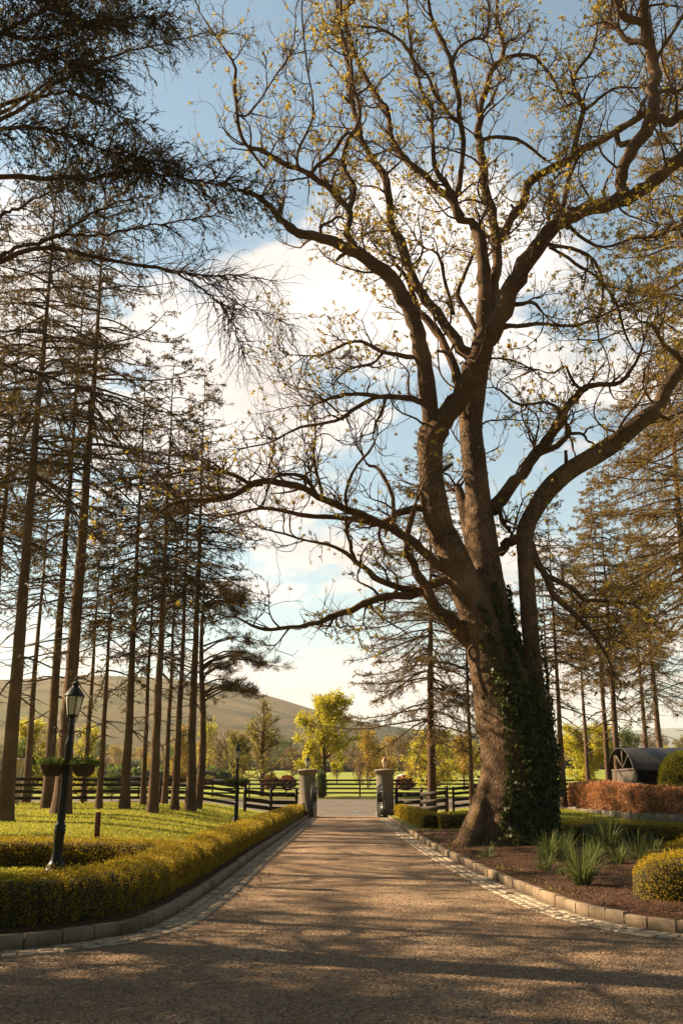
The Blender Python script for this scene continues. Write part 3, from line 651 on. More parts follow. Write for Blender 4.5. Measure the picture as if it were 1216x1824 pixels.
# limbs traced in the photo: (x, y, width) in photo pixels; dy = how far the tip swings away (+) or towards (-) the viewer in metres
OAK = [
 ('trunk', None, 0, [(906,1530,182),(908,1490,160),(912,1440,140),(917,1382,127),(915,1312,122),(907,1265,112),(892,1215,90)]),
 ('A', 'trunk', -.3, [(895,1300,95),(880,1210,84),(857,1115,68),(832,1053,60),(806,989,52),(784,940,50),(772,890,47),(767,840,44),(766,790,45),(766,760,42)]),
 ('B', 'trunk', .8, [(925,1340,92),(913,1240,84),(892,1170,72),(880,1120,66),(873,1060,60),(863,989,52),(853,905,47),(845,828,42),(840,790,42),(838,740,43),(846,680,42),(857,625,40),(862,590,34)]),
 ('Blow', 'trunk', .9, [(868,1180,40),(852,1060,30),(838,960,26),(822,890,20),(812,862,12)]),
 ('D', 'trunk', .2, [(968,1440,56),(963,1340,46),(957,1260,36),(951,1200,31),(946,1150,30),(940,1074,30),(935,989,30),(935,945,31),(952,908,32),(978,870,33),(1014,838,34),(1061,810,33),(1103,782,32),(1145,746,30),(1167,731,27),(1188,690,24),(1216,650,22),(1270,590,20)]),
 ('A1', 'A', -1.5, [(766,770,34),(763,720,31),(757,657,30),(748,615,29),(739,585,28),(728,552,27),(716,524,27),(698,498,26),(672,474,24),(635,451,22),(600,438,19),(572,429,18),(545,420,16),(528,412,15),(505,392,12),(480,363,10),(452,342,7),(420,330,5)]),
 ('C', 'A', -2.2, [(768,800,42),(774,772,40),(790,748,37),(812,712,36),(832,680,36),(850,640,37),(868,602,36),(892,563,33),(914,508,31),(936,474,30),(962,437,29),(988,407,27),(1005,392,25),(1047,371,25),(1099,355,27),(1136,338,25),(1173,312,24),(1216,289,24),(1270,262,22),(1340,240,20)]),
 ('C1', 'C', 1.6, [(838,655,20),(829,629,22),(799,592,19),(772,554,18),(746,520,17),(728,480,16),(713,433,16),(697,396,15),(690,351,14),(681,311,13),(657,274,11),(640,240,10),(631,205,9),(626,160,9),(617,100,8),(606,50,7),(598,-10,6)]),
 ('C2', 'C', .8, [(820,690,16),(807,652,17),(788,607,15),(766,577,14),(745,552,12),(738,525,10),(722,493,8),(700,470,6)]),
 ('A2', 'A1', -1.2, [(636,451,14),(616,418,13),(622,388,11),(616,368,11),(603,352,11),(587,337,11),(568,322,11),(550,311,10),(524,300,9),(498,289,9),(468,274,8),(442,263,7),(430,244,7),(424,200,6),(417,148,6),(418,111,5),(394,74,4),(372,42,3),(350,11,2)]),
 ('A3', 'A2', .8, [(620,380,9),(631,337,9),(622,315,8),(613,296,8),(616,259,8),(631,233,8),(642,207,7),(630,165,6),(624,111,6),(609,63,6),(605,22,5),(607,-40,4)]),
 ('A4', 'A2', -.8, [(550,311,7),(575,285,7),(600,262,6),(627,233,6)]),
 ('A5', 'A2', -1.2, [(528,297,5),(530,270,5),(545,240,4),(558,205,4),(556,170,3),(548,120,3),(540,60,3),(538,0,2)]),
 ('A6', 'A2', .7, [(424,205,4),(440,205,4),(462,180,3),(490,140,3),(500,120,3),(520,80,3),(528,30,2)]),
 ('A7', 'A1', .8, [(572,429,7),(572,400,6),(590,396,5),(608,384,5)]),
 ('A8', 'A2', .5, [(442,263,5),(470,296,4),(476,290,4),(490,262,3),(497,240,3)]),
 ('B1', 'B', .4, [(858,620,26),(860,560,25),(862,500,24),(859,455,22),(855,422,20),(838,398,15),(818,381,14),(806,350,13),(797,333,12),(780,310,9),(772,282,8),(770,240,7),(766,200,6),(748,160,5),(735,110,5),(728,50,4),(725,-20,3)]),
 ('B2', 'B', 1.5, [(866,600,20),(878,548,20),(884,500,19),(886,462,18),(885,420,17),(879,385,16),(868,352,16),(858,303,16),(853,270,14),(851,240,13),(853,210,12),(856,180,11),(866,150,11),(878,120,10),(895,102,9),(899,74,8),(890,45,7),(884,20,6),(884,-30,5)]),
 ('B3', 'B1', 1.4, [(822,385,12),(800,355,13),(784,340,12),(768,326,12),(738,303,12),(713,272,11),(697,240,11),(690,196,10),(679,178,9),(662,150,9),(646,122,9),(634,98,8),(622,70,7),(615,30,6),(640,-10,5)]),
 ('B4', 'B2', -1.2, [(880,432,17),(903,405,16),(918,382,16),(929,363,15),(938,340,15),(950,322,15),(988,296,15),(1010,282,14),(1025,270,14),(1050,257,13),(1081,241,13),(1100,231,13),(1121,222,13),(1140,213,13),(1162,208,13)]),
 ('B5', 'B4', 1.6, [(1020,272,11),(1027,240,10),(1034,212,10),(1040,190,9),(1028,172,8),(1020,158,7),(1024,133,6),(1040,112,6),(1055,90,5),(1062,60,5),(1066,30,4),(1070,-20,3)]),
 ('B6', 'B5', .8, [(1036,200,6),(1056,182,6),(1070,172,5),(1094,160,5),(1125,152,4),(1150,147,4)]),
 ('B7', 'B1', -.9, [(808,352,10),(818,330,10),(822,290,9),(825,255,9),(820,215,9),(818,178,9),(810,140,9),(803,111,8),(796,90,8),(788,74,8),(776,40,7),(765,10,6),(758,-30,4)]),
 ('B8', 'B7', .7, [(804,112,6),(812,90,6),(828,76,5),(850,72,5),(866,64,5),(872,30,4),(870,-10,3)]),
 ('B9', 'B7', -.8, [(818,215,7),(800,205,7),(785,180,6),(772,165,6),(766,145,6),(758,132,5),(740,118,5),(715,78,6),(690,58,5),(668,46,5),(650,40,4),(620,36,3)]),
 ('B10', 'B2', .8, [(856,250,8),(880,243,7),(912,248,7),(940,262,6),(962,275,5),(985,288,4)]),
 ('B11', 'B2', -.7, [(893,105,7),(920,98,7),(945,103,6),(965,118,6),(985,140,5),(1000,165,4),(1010,190,3)]),
 ('C3', 'C', -1.6, [(1112,350,20),(1106,325,22),(1113,296,21),(1122,270,21),(1143,241,23),(1160,212,26),(1158,178,22),(1163,150,21),(1170,118,22),(1165,92,20),(1152,65,18),(1147,30,17),(1149,-15,15),(1152,-60,13)]),
 ('C4', 'C3', .9, [(1160,210,16),(1190,212,16),(1216,205,15),(1270,190,13)]),
 ('C5', 'C3', -.9, [(1149,45,13),(1133,34,14),(1110,25,14),(1094,10,13),(1080,-15,12),(1060,-50,10)]),
 ('C6', 'C3', .8, [(1158,80,10),(1138,74,11),(1115,70,11),(1098,56,9),(1088,36,7),(1088,10,6)]),
 ('C7', 'C3', .9, [(1170,165,7),(1195,162,7),(1216,158,6),(1260,145,5)]),
 ('C8', 'C3', 1.0, [(1168,105,7),(1185,75,7),(1205,45,6),(1225,5,5)]),
 ('C9', 'C', .7, [(985,408,11),(995,380,10),(1005,350,9),(1012,320,8),(1022,295,7),(1030,278,6)]),
 ('C10', 'C', 1.2, [(978,414,8),(976,380,7),(980,350,6),(984,320,6)]),
 ('C11', 'C3', .5, [(1122,262,12),(1112,254,11),(1098,246,10),(1090,240,10)]),
 ('E', 'B', -1.0, [(876,912,24),(890,890,24),(912,862,22),(928,846,20),(942,830,20),(955,803,19),(968,787,18),(980,769,17),(1005,731,15),(1022,712,13),(1039,692,12),(1060,687,9),(1085,688,8),(1107,680,8),(1124,658,6),(1140,630,5),(1150,600,4)]),
 ('E1', 'E', .6, [(948,815,12),(972,803,12),(990,796,11),(1010,777,10),(1014,765,9),(1008,748,9),(1001,735,8)]),
 ('E2', 'E1', -.4, [(1013,773,6),(1039,773,5),(1048,788,4),(1062,800,3)]),
 ('E3', 'E1', -.2, [(1012,776,5),(1020,795,4),(1022,818,3)]),
 ('E4', 'E2', .2, [(1040,772,4),(1048,762,3),(1065,758,2),(1085,764,2)]),
 ('E5', 'E', .9, [(1000,736,7),(985,722,6),(965,717,5),(940,722,5),(920,718,5),(905,706,4),(893,696,4),(878,694,3),(872,680,2)]),
 ('E6', 'E', -.6, [(1036,694,6),(1025,685,6),(1012,665,5),(1005,655,4),(985,662,4),(960,655,3)]),
 ('F', 'B', -.4, [(888,985,17),(900,972,17),(912,964,16),(925,958,14)]),
 ('F1', 'B', .2, [(886,905,9),(898,930,8),(908,950,8)]),
 ('G', 'D', -.6, [(940,965,13),(952,982,13),(960,1005,13),(970,1025,13),(985,1052,12),(998,1074,11),(1018,1092,10),(1039,1112,9),(1061,1138,7),(1080,1165,5),(1095,1200,3)]),
 ('G1', 'G', .7, [(972,1025,9),(995,1034,9),(1018,1048,9),(1036,1064,8),(1052,1070,7),(1078,1070,6),(1103,1074,5),(1130,1082,4),(1155,1100,3)]),
 ('H', 'A', -.8, [(868,1170,34),(845,1153,32),(822,1130,29),(805,1108,27),(787,1092,24),(770,1070,20),(757,1050,17),(745,1025,15),(735,1000,14),(726,978,13),(724,955,12),(728,939,11),(735,915,9),(740,895,7)]),
 ('I', 'A', -1.3, [(812,1040,20),(796,1034,18),(774,1036,16),(751,1044,16),(730,1056,15),(712,1063,14),(690,1064,13),(666,1066,13),(650,1074,12),(635,1082,12),(615,1089,11),(596,1094,11),(580,1098,10),(566,1106,9),(540,1113,8),(515,1117,7),(490,1122,7),(473,1124,6),(455,1118,5),(438,1109,4),(411,1097,3),(380,1112,2)]),
 ('J', 'I', .7, [(742,1052,13),(722,1048,14),(704,1046,12),(681,1038,12),(665,1029,11),(651,1014,10),(636,1003,9),(622,988,8),(606,977,7),(589,970,6),(565,966,5),(542,962,4),(510,954,4),(480,947,3),(455,938,2)]),
 ('J2', 'J', -.6, [(632,998,7),(626,975,7),(620,950,6),(616,915,5)]),
 ('K', 'A', -1.8, [(802,1010,22),(780,1004,19),(766,992,18),(742,973,17),(720,954,16),(697,941,15),(674,930,14),(650,921,13),(627,911,13),(600,900,12),(573,888,12),(546,874,12),(519,865,12),(490,861,12),(465,862,12),(440,872,11),(420,880,10),(395,886,9),(365,889,8),(329,890,7),(305,896,6),(288,904,5),(275,920,4),(255,945,3),(225,960,2)]),
 ('K2', 'K', .5, [(468,862,9),(448,863,9),(430,856,8),(412,845,8),(395,838,7),(375,833,7),(350,838,6),(325,842,4),(304,849,3),(280,852,2)]),
 ('L', 'A', .6, [(772,908,16),(745,908,14),(725,910,13),(705,914,13),(690,924,12),(672,930,11),(650,929,11),(620,925,10),(589,922,9),(560,920,8),(535,917,8),(505,911,7),(477,908,6),(450,910,5),(426,914,5),(400,918,4),(375,924,3)]),
 ('K3', 'K', -.5, [(572,889,8),(560,870,8),(545,852,8),(530,846,7),(510,842,6),(492,846,5),(484,860,4)]),
 ('K4', 'K', .7, [(575,888,6),(566,850,6),(558,820,5),(562,780,4),(560,745,3)]),
 ('K5', 'K', -.7, [(618,905,6),(614,880,6),(625,850,5),(640,825,5),(660,800,4),(672,770,3)]),
 ('K6', 'A', .4, [(698,940,9),(700,900,8),(692,870,7),(680,845,7),(668,830,6),(655,826,5),(648,818,4)]),
 ('M', 'A1', -1.0, [(762,725,13),(750,716,12),(736,711,12),(720,709,11),(700,707,10),(676,706,9),(655,704,8),(640,704,7),(609,706,6),(580,712,5),(557,717,4)]),
 ('M2', 'M', .4, [(680,706,8),(664,711,8),(645,720,8),(630,730,7),(616,740,7),(603,748,6),(587,751,6),(565,754,5),(545,757,5),(528,761,5),(510,770,4),(495,782,4),(480,790,3),(455,798,3),(425,803,2)]),
 ('M3', 'M', -.3, [(686,709,6),(680,730,6),(670,755,5),(663,775,4)]),
 ('M4', 'M2', .2, [(622,738,7),(610,745,6),(607,742,5)]),
 ('M5', 'M2', .6, [(603,735,5),(590,722,4),(575,712,4),(555,698,3),(530,690,3),(505,672,2)]),
 ('Nn', 'A1', .7, [(758,642,10),(742,639,9),(725,635,9),(700,630,8),(680,628,7),(660,619,7),(645,612,6),(634,610,6),(610,614,5),(590,622,5),(572,629,4),(545,631,3),(509,631,2)]),
 ('N2', 'Nn', -.5, [(682,628,6),(672,640,5),(655,650,5),(635,656,4),(609,664,4),(600,672,3)]),
 ('Q1', 'C', -.6, [(905,545,10),(918,540,9),(935,542,7),(952,545,6),(970,552,5)]),
 ('Q2', 'C', -1.4, [(893,580,9),(920,580,8),(955,578,7),(990,580,6),(1025,578,6),(1050,570,5),(1085,556,4),(1110,545,3)]),
 ('Q3', 'C', -1.6, [(975,435,8),(1010,440,7),(1045,455,6),(1068,490,5),(1072,530,5),(1066,570,4),(1064,610,4)]),
 ('Q4', 'C', -1.2, [(978,440,7),(1000,452,6),(1030,475,6),(1065,500,5),(1098,540,5),(1115,590,4),(1130,630,3)]),
 ('Q5', 'C', -2.2, [(1010,398,7),(1040,425,6),(1075,440,5),(1120,430,5),(1160,420,4),(1200,405,3)]),
 ('Q6', 'C', -1.0, [(1092,355,7),(1060,366,6),(1010,372,5),(970,390,4)]),
 ('Q7', 'B', 1.0, [(850,590,9),(826,548,9),(815,525,9),(825,500,7),(835,470,6),(845,445,5)]),
 ('Q8', 'C2', .6, [(808,560,6),(800,530,6),(790,495,6),(778,455,5),(760,440,4),(740,420,3)]),
 ('Q9', 'C4', -.8, [(1216,205,10),(1250,160,9),(1270,90,8),(1280,0,6)]),
 ('Q10', 'D', -1.2, [(1216,650,12),(1190,620,9),(1165,590,7),(1140,570,5)]),
 ('Q11', 'D', 1.2, [(1262,600,12),(1240,540,10),(1225,480,8),(1210,420,6),(1190,370,4)]),
]
def build_old_tree(rng):
    D0 = 26.2; base = at(905, 1510, D0); root = empty('old_tree', (base[0], D0, .12), 0, 'huge many-stemmed old tree with ivy and fresh yellow leaves above the right bed', 'tree')
    off = np.array(root.location)
    px = {}; PW = {}; RW = {}
    for name, par, dy, pts in OAK:
        pts = np.array(pts, float)
        if par is None: y0 = D0
        else:
            q = px[par]; k = int(np.argmin(((q[:, :2] - pts[0, :2]) ** 2).sum(1))); y0 = q[k, 2]
        c = np.concatenate([[0], np.cumsum(np.linalg.norm(np.diff(pts[:, :2], axis=0), axis=1))]); s = c / c[-1]
        Yd = y0 + dy * s ** 1.15
        n = max(10, int(c[-1] / 14)); full = catmull(np.column_stack([pts, Yd]), n)
        w3 = np.array([at(a, b, d) for a, b, _, d in full])
        ax = w3[:, 1] * cT + (w3[:, 2] - EYE) * sT        # depth along the camera axis
        r = np.maximum(full[:, 2], 1.2) / 2 * ax / F_PX
        if par is not None and name not in ('A', 'B', 'D', 'Blow'):   # natural kinks in depth
            u = np.linspace(0, 1, n); w3[:, 1] += .18 * np.sin(u * 9 + len(pts)) * u
        if par is not None and name not in ('A', 'B', 'D', 'Blow'):
            jj = rng.normal(0, 1, (n, 3)); jj = jj * .5 + np.roll(jj, 1, 0) * .5; w3[1:] += jj[1:] * np.minimum(r[1:], .12)[:, None] * .42
        px[name] = np.column_stack([full[:, 0], full[:, 1], full[:, 3]]); PW[name] = w3 - off; RW[name] = r
    # trunk part: main stems and root flares
    mb = MB()
    for nme in ('trunk', 'A', 'B', 'D', 'Blow'):
        P = PW[nme]; R = RW[nme].copy(); m = len(P) * 3; t = np.linspace(0, len(P) - 1, m)
        Pi = np.column_stack([np.interp(t, np.arange(len(P)), P[:, k]) for k in range(3)]); Ri = np.interp(t, np.arange(len(P)), R)
        Ri *= 1 + .03 * np.sin(t * .7 + len(P)) + rng.normal(0, .008, m)
        mb.tubes(Pi, Ri, 40, .018, rng, True)
    tp = PW['trunk']; z0 = -.25
    flares = [(200, 1.3, .28, 1.3), (228, 1.1, .28, 1.0), (250, 1.05, .34, .8), (275, 1.0, .30, .7), (300, 1.1, .3, .8), (335, 1.25, .32, .9), (20, 1.2, .3, .8), (70, 1.1, .3, .8), (120, 1.2, .32, .9), (165, 1.25, .32, 1.1)]
    for a, reach, r, h in flares:
        a = R_(a + rng.uniform(-6, 6)); d = np.array((math.cos(a), math.sin(a), 0)); c = np.array((tp[1][0], tp[1][1], 0))
        P = catmull([c + d * .30 + (0, 0, h + 1.1), c + d * .66 + (0, 0, h * .55 + .2), c + d * (reach * .8) + (0, 0, .16), c + d * reach + (0, 0, -.08), c + d * (reach + .5) + (0, 0, -.25)], 18)
        mb.tubes(P, np.interp(np.linspace(0, 1, 18), [0, .3, .6, 1], [r * .5, r * .95, r * .8, r * .35]), 18, .05, rng, True)
    # the leaning root arm at the left foot
    P = np.array([at(x, y, d) for x, y, d in ((876, 1380, 25.9), (862, 1425, 25.7), (850, 1462, 25.5), (838, 1495, 25.3), (828, 1525, 25.2))]) - off
    mb.tubes(catmull(P, 16), np.linspace(.20, .19, 16), 16, .05, rng, True)
    # callused loop at the old wound
    P = np.array([at(x, y, 25.2) for x, y in ((842, 1178), (834, 1160), (842, 1150), (850, 1160), (850, 1185), (856, 1215), (866, 1240))]) - off
    mb.tubes(catmull(P, 26), np.interp(np.linspace(0, 1, 26), [0, .4, 1], [.045, .06, .09]), 12, .04, rng, True)
    tr = mb.build('trunk', M['bark_oak'], root, True)
    q = tr.modifiers.new('fuse', 'REMESH'); q.mode = 'VOXEL'; q.voxel_size = .034; q.use_smooth_shade = True
    q = tr.modifiers.new('soften', 'SMOOTH'); q.factor = .6; q.iterations = 6
    mb = MB(); limbs = [k for k in PW if k not in ('trunk', 'A', 'B', 'D', 'Blow')]
    for k in limbs:
        P = PW[k]; R = RW[k] * (1 + .06 * np.sin(np.arange(len(P)) * 2.3) + rng.normal(0, .045, len(P))); R[-1] *= .5
        mb.tubes(P, R, 14 if R[0] > .08 else 9, .045, rng)
    # secondary growth, grown from the limbs
    N0 = 28; names = [k for k in PW if k != 'trunk']; PP = []; RR = []; LL = []; lo = []
    for k in names:
        P = PW[k]; t = np.linspace(0, len(P) - 1, N0); PP.append(np.column_stack([np.interp(t, np.arange(len(P)), P[:, j]) for j in range(3)])); RR.append(np.interp(t, np.arange(len(P)), RW[k]))
        LL.append(np.linalg.norm(np.diff(P, axis=0), axis=1).sum()); lo.append({'A': .55, 'B': .6, 'D': .55, 'Blow': .7, 'C': .22, 'H': .4}.get(k, .1))
    PP = np.array(PP); RR = np.array(RR); LL = np.array(LL); lo = np.array(lo)
    ns_ = 70; ix = rng.choice(len(names), ns_, p=LL / LL.sum()); tx = lo[ix] + (1 - lo[ix]) * rng.random(ns_) * .8; _, _, prx = lerp_path(PP, RR, ix, tx)
    Ps, Rs = spawn(rng, PP, RR, ix, tx, rng.uniform(.15, .45, ns_) + prx, rng.uniform(.9, 1.4, ns_), np.minimum(.07, prx * .45), 4, 0, .12, 0, .6)
    for q_ in range(ns_): mb.tubes(Ps[q_], Rs[q_], 7, .08, rng, True)
    wgt = LL * (1 - lo) * np.where(RR.mean(1) < .12, 1.35, .75); n1 = 620
    idx = rng.choice(len(names), n1, p=wgt / wgt.sum()); t = lo[idx] + (1 - lo[idx]) * rng.random(n1) ** .8
    _, _, pr = lerp_path(PP, RR, idx, t)
    l1 = rng.uniform(.9, 2.5, n1) * np.clip(pr / .12, .55, 1.25)
    P1, R1 = spawn(rng, PP, RR, idx, t, l1, rng.uniform(.5, 1.25, n1), np.minimum(.040, .014 + pr * .28), 11, .09, .20, .2, .3)
    # leaders continuing from the limb ends
    ends = np.array([i for i, k in enumerate(names) if k not in ('Blow', 'trunk', 'A', 'B', 'F', 'F1', 'B4', 'A4', 'E2', 'E3', 'E4', 'M3', 'M4')]); ie = np.repeat(ends, 3)
    Pe, Re = spawn(rng, PP, RR, ie, np.full(len(ie), .985), rng.uniform(1.0, 2.2, len(ie)), rng.uniform(.1, .7, len(ie)), .022, 11, .07, .20, .2, .3)
    P1 = np.concatenate([P1, Pe]); R1 = np.concatenate([R1, Re]); mb.tubes(P1, R1, 6)
    n2 = 5400; i2 = rng.integers(0, len(P1), n2)
    P2, R2 = spawn(rng, P1, R1, i2, .15 + .85 * rng.random(n2) ** .8, rng.uniform(.35, 1.15, n2), rng.uniform(.4, 1.2, n2), .0125, 8, .11, .22, .1, .45); mb.tubes(P2, R2, 4)
    n3 = 12500; i3 = rng.integers(0, n2, n3)
    P3, R3 = spawn(rng, P2, R2, i3, .25 + .75 * rng.random(n3) ** .7, rng.uniform(.12, .45, n3), rng.uniform(.3, 1.1, n3), .007, 5, .16, .2, 0, .6); mb.tubes(P3, R3, 3)
    mb.build('branches', M['bark_limb'], root, True)
    # young leaves: small clusters at the twig ends
    tips = np.concatenate([P3[:, -1], P2[:, -1], P3[::3, 3]]); td = np.concatenate([norm(P3[:, -1] - P3[:, -2]), norm(P2[:, -1] - P2[:, -2]), norm(P3[::3, 3] - P3[::3, 2])])
    dens = .66 + .42 * np.sin(tips[:, 0] * .8 + 1) * np.cos(tips[:, 2] * .6) + .12 * (tips[:, 2] > 14)
    dens = dens * np.where(tips[:, 2] < 13, .55, 1.0) * np.where(tips[:, 0] > 3.5, .8, 1) * np.where(tips[:, 0] < -5, .4, 1); keep = rng.random(len(tips)) < dens * .72; tips = tips[keep]; td = td[keep]; K = 8
    C = np.repeat(tips, K, 0) + rng.normal(0, .012, (len(tips) * K, 3)); d = norm(np.repeat(td, K, 0) * .55 + rng.normal(0, .75, (len(C), 3)))
    sz = np.repeat(rng.uniform(.04, .11, len(tips)), K) * rng.uniform(.7, 1.2, len(C))
    mb = MB(); mb.leaves(C, d, sz, sz * .52, rng, .15); mb.build('foliage', M['leaf_oak'], root)
    # ivy on the shaded stems
    mb = MB(); mv = MB()
    def ivy(nme, y0, y1, a0, a1, K, thin=1):
        P, R, q = PW[nme], RW[nme], px[nme]
        ks = [k for k in range(len(P) - 1) if y0 < q[k, 1] < y1]
        k = rng.choice(ks, K); u = rng.random(K)[:, None]; c = P[k] * (1 - u) + P[k + 1] * u; r = R[k]
        a = np.radians(rng.uniform(a0, a1, K)); top_ = {'trunk': 9, 'A': 5.6, 'B': 6.6, 'D': 5.6}[nme] + 1.3 * np.sin(a * 3.1 + 1) + .7 * np.sin(a * 7.3)
        hgt = np.clip((c[:, 2] - top_ + 3.2) / 3.6, 0, 1.6); left = np.clip((-1.45 - a) / .5, 0, 1) * (a < 0)
        keep = (wav(c[:, 2] * 1.6 + a * 2, a * 3.4, 1.5) + .35 * wav(c[:, 2] * 5, a * 9, 1.0) + rng.normal(0, .25, K)) > -.75 * thin + 1.15 * hgt + .7 * left
        d = np.stack([np.cos(a), np.sin(a), np.zeros(K)], 1); p = c + d * (r + rng.uniform(.0, .12, K))[:, None]
        p, d = p[keep], d[keep]; K = len(p)
        dd = norm(np.array((0, 0, -.9)) + d * .6 + rng.normal(0, .55, (K, 3))); z_ = rng.uniform(.045, .13, K)
        mb.leaves(p, dd, z_, z_ * .8, rng, .08, d + rng.normal(0, .35, (K, 3)))
    ivy('trunk', 1215, 1500, -112, 60, 9500, .85); ivy('A', 1080, 1300, -92, 40, 2600, 1.2); ivy('B', 1050, 1320, -105, 60, 4600, 1.2); ivy('D', 1090, 1430, -100, 30, 2000, .4); ivy('trunk', 1215, 1420, 60, 150, 900)
    ivy('A', 1120, 1260, 230, 270, 160, .3); ivy('trunk', 1215, 1420, -118, -100, 700, .0)
    mb.build('ivy', M['ivy'], root)
    # thin wire of a light string wound round the stems
    mb = MB()
    for nme, ya, yb, turns in (('A', 800, 1060, 5), ('B', 760, 1000, 4)):
        P, R, q = PW[nme], RW[nme], px[nme]; ks = [k for k in range(len(P)) if ya < q[k, 1] < yb]; n = 90
        t = np.linspace(ks[0], ks[-1], n); c = np.column_stack([np.interp(t, np.arange(len(P)), P[:, j]) for j in range(3)]); r = np.interp(t, np.arange(len(P)), R) * 1.06 + .012
        a = np.linspace(0, turns * 2 * PI, n); mb.tubes(c + np.stack([np.cos(a), np.sin(a), a * 0], 1) * r[:, None], np.full(n, .008), 4)
    o = mb.build('light_string', M['iron']); o.location = off
    tag(o, 'thin dark wire wound round the two tall stems of the old tree', 'wire')
    return root
rng = np.random.default_rng(21)
build_old_tree(rng)

# ------------------------------------------------------------------ conifers
def conifer_parts(seed, H, r0, clear, reach, style='spruce', dens=1.0, needle='needle', dead=.14, flat=False):
    """returns three objects trunk, branches, foliage under one root; built at the origin"""
    rng = np.random.default_rng(seed)
    root = empty('conifer')
    n = 26; z = np.linspace(-.3, H, n); wob = np.cumsum(rng.normal(0, .012, (n, 2)), 0) * H / 20
    P = np.column_stack([wob[:, 0] - wob[1, 0], wob[:, 1] - wob[1, 1], z]); s = np.clip(z / H, 0, 1)
    R = r0 * ((1 - s) ** 1.25 * .80 + .02) * (1 + .45 * np.exp(-np.maximum(z, 0) / .35)); mb = MB()
    t = np.linspace(0, n - 1, n * 3); Pi = np.column_stack([np.interp(t, np.arange(n), P[:, k]) for k in range(3)]); Ri = np.interp(t, np.arange(n), R) * (1 + rng.normal(0, .02, len(t)))
    mb.tubes(Pi, Ri, 16, .03, rng); mb.build('trunk', M['bark_con'], root, True)
    # main branches
    zz = []; k = dead * H
    while k < H * .985:
        f = (k / H - clear) / (1 - clear); nb = rng.integers(1, 4) if f < 0 else rng.integers(3, 6); a_ = k
        for _ in range(nb): zz.append(k + rng.uniform(-.12, .12))
        k += rng.uniform(.30, .55) if f > 0 else rng.uniform(.4, .9)
    zz = np.array(zz); B = len(zz); f = np.clip((zz / H - clear) / (1 - clear), -1, 1)
    L_ = np.where(f < 0, reach * rng.uniform(.2, .85, B), reach * (.25 + .9 * np.clip(1 - f, 0, 1) ** .75) * rng.uniform(.65, 1.12, B)) * (1 - .55 * np.clip(f, 0, 1) ** 3)
    a = rng.uniform(0, 2 * PI, B); nb = 9; Pb = np.zeros((B, nb, 3)); base = np.column_stack([np.interp(zz, z, P[:, 0]), np.interp(zz, z, P[:, 1]), zz]); p = base.copy(); Pb[:, 0] = p
    rise = np.where(f < 0, rng.uniform(-.25, .15, B), -.12 + .5 * f + rng.normal(0, .1, B)); d = norm(np.column_stack([np.cos(a), np.sin(a), rise]))
    for k in range(1, nb):
        u = k / nb; d = norm(d + rng.normal(0, .07, (B, 3)) + np.array((0, 0, 1.0)) * (-.10 if u < .55 else .09) * (1 if style == 'spruce' else .3)); p = p + d * (L_ / (nb - 1))[:, None]; Pb[:, k] = p
    Rb = np.clip(.010 + .011 * L_, .01, .05)[:, None] * (1 - .78 * np.linspace(0, 1, nb)[None]); mb = MB(); mb.tubes(Pb, Rb, 5)
    # secondary twigs, in flat sprays hanging a little
    live = f > -.02; prob = L_ * np.where(live, 1.0, .22); K = int(prob.sum() * 9.5 * dens); i2 = rng.choice(B, K, p=prob / prob.sum())
    t2 = .12 + .86 * rng.random(K) ** .75
    P2, R2 = spawn(rng, Pb, Rb, i2, t2, (rng.uniform(.35, 1.0, K) * (1.15 - .75 * t2)) * np.clip(L_[i2] / 2.5, .35, 1.15), rng.uniform(.6, 1.2, K), .008, 6, 0, .10, .85, .4, .10)
    mb.tubes(P2, R2, 3)
    K3 = int(K * 2.4); i3 = rng.integers(0, K, K3); l2 = np.linalg.norm(P2[:, -1] - P2[:, 0], axis=1)
    P3, R3 = spawn(rng, P2, R2, i3, .15 + .85 * rng.random(K3), rng.uniform(.25, .6, K3) * l2[i3], rng.uniform(.5, 1.0, K3), .005, 4, 0, .12, .6, .6, .16)
    mb.tubes(P3, R3, 3); mb.build('branches', M['twig'], root, False)
    # needle sprays along the live twigs
    def spray(Pt, alive, per, ln, wd):
        ids = np.repeat(np.nonzero(alive)[0], per); u = rng.random(len(ids)); C, tan, _ = lerp_path(Pt, np.ones(Pt.shape[:2]), ids, u)
        dd = norm(tan + rng.normal(0, .42, (len(ids), 3))); return C, dd, rng.uniform(.7, 1.3, len(ids)) * ln, wd
    mb = MB(); lv2 = (live[i2] & (rng.random(K) < .85)) | (rng.random(K) < .12); lv3 = lv2[i3]
    sc = 1.0
    for args in ((P2, lv2, 4, .15 * sc, .034), (P3, lv3, 4, .13 * sc, .030)):
        C, dd, ln, wd = spray(*args); mb.leaves(C, dd, ln, wd * rng.uniform(.7, 1.4, len(C)), rng, 0)
    C, dd, ln, wd = spray(Pb[:, nb // 2:], live, 10, .13, .03); mb.leaves(C, dd, ln, wd, rng, 0)
    mb.build('foliage', M[needle], root)
    return root
protos = {
 'tallA': conifer_parts(1, 26.0, .33, .42, 4.1, dens=.48, dead=.15), 'tallB': conifer_parts(2, 26.0, .33, .46, 3.9, dens=.44, dead=.18),
 'midA': conifer_parts(3, 20.0, .25, .44, 3.1, dens=.52, dead=.16), 'midB': conifer_parts(4, 20.0, .24, .5, 2.9, dens=.52, dead=.2), 'midC': conifer_parts(5, 18.0, .22, .38, 3.3, dens=.5, dead=.14),
 'slim': conifer_parts(6, 14.5, .17, .38, 2.5, dens=.6, dead=.2),
 'layer': conifer_parts(8, 20.0, .30, .20, 5.0, dens=.9, dead=.13, needle='needle'),
 'rust': conifer_parts(9, 27.0, .38, .30, 4.8, dens=.9, needle='needle_rust', dead=.14), 'rustB': conifer_parts(10, 19.0, .25, .36, 3.5, dens=1.1, needle='needle_rust', dead=.16),
}
used = set()
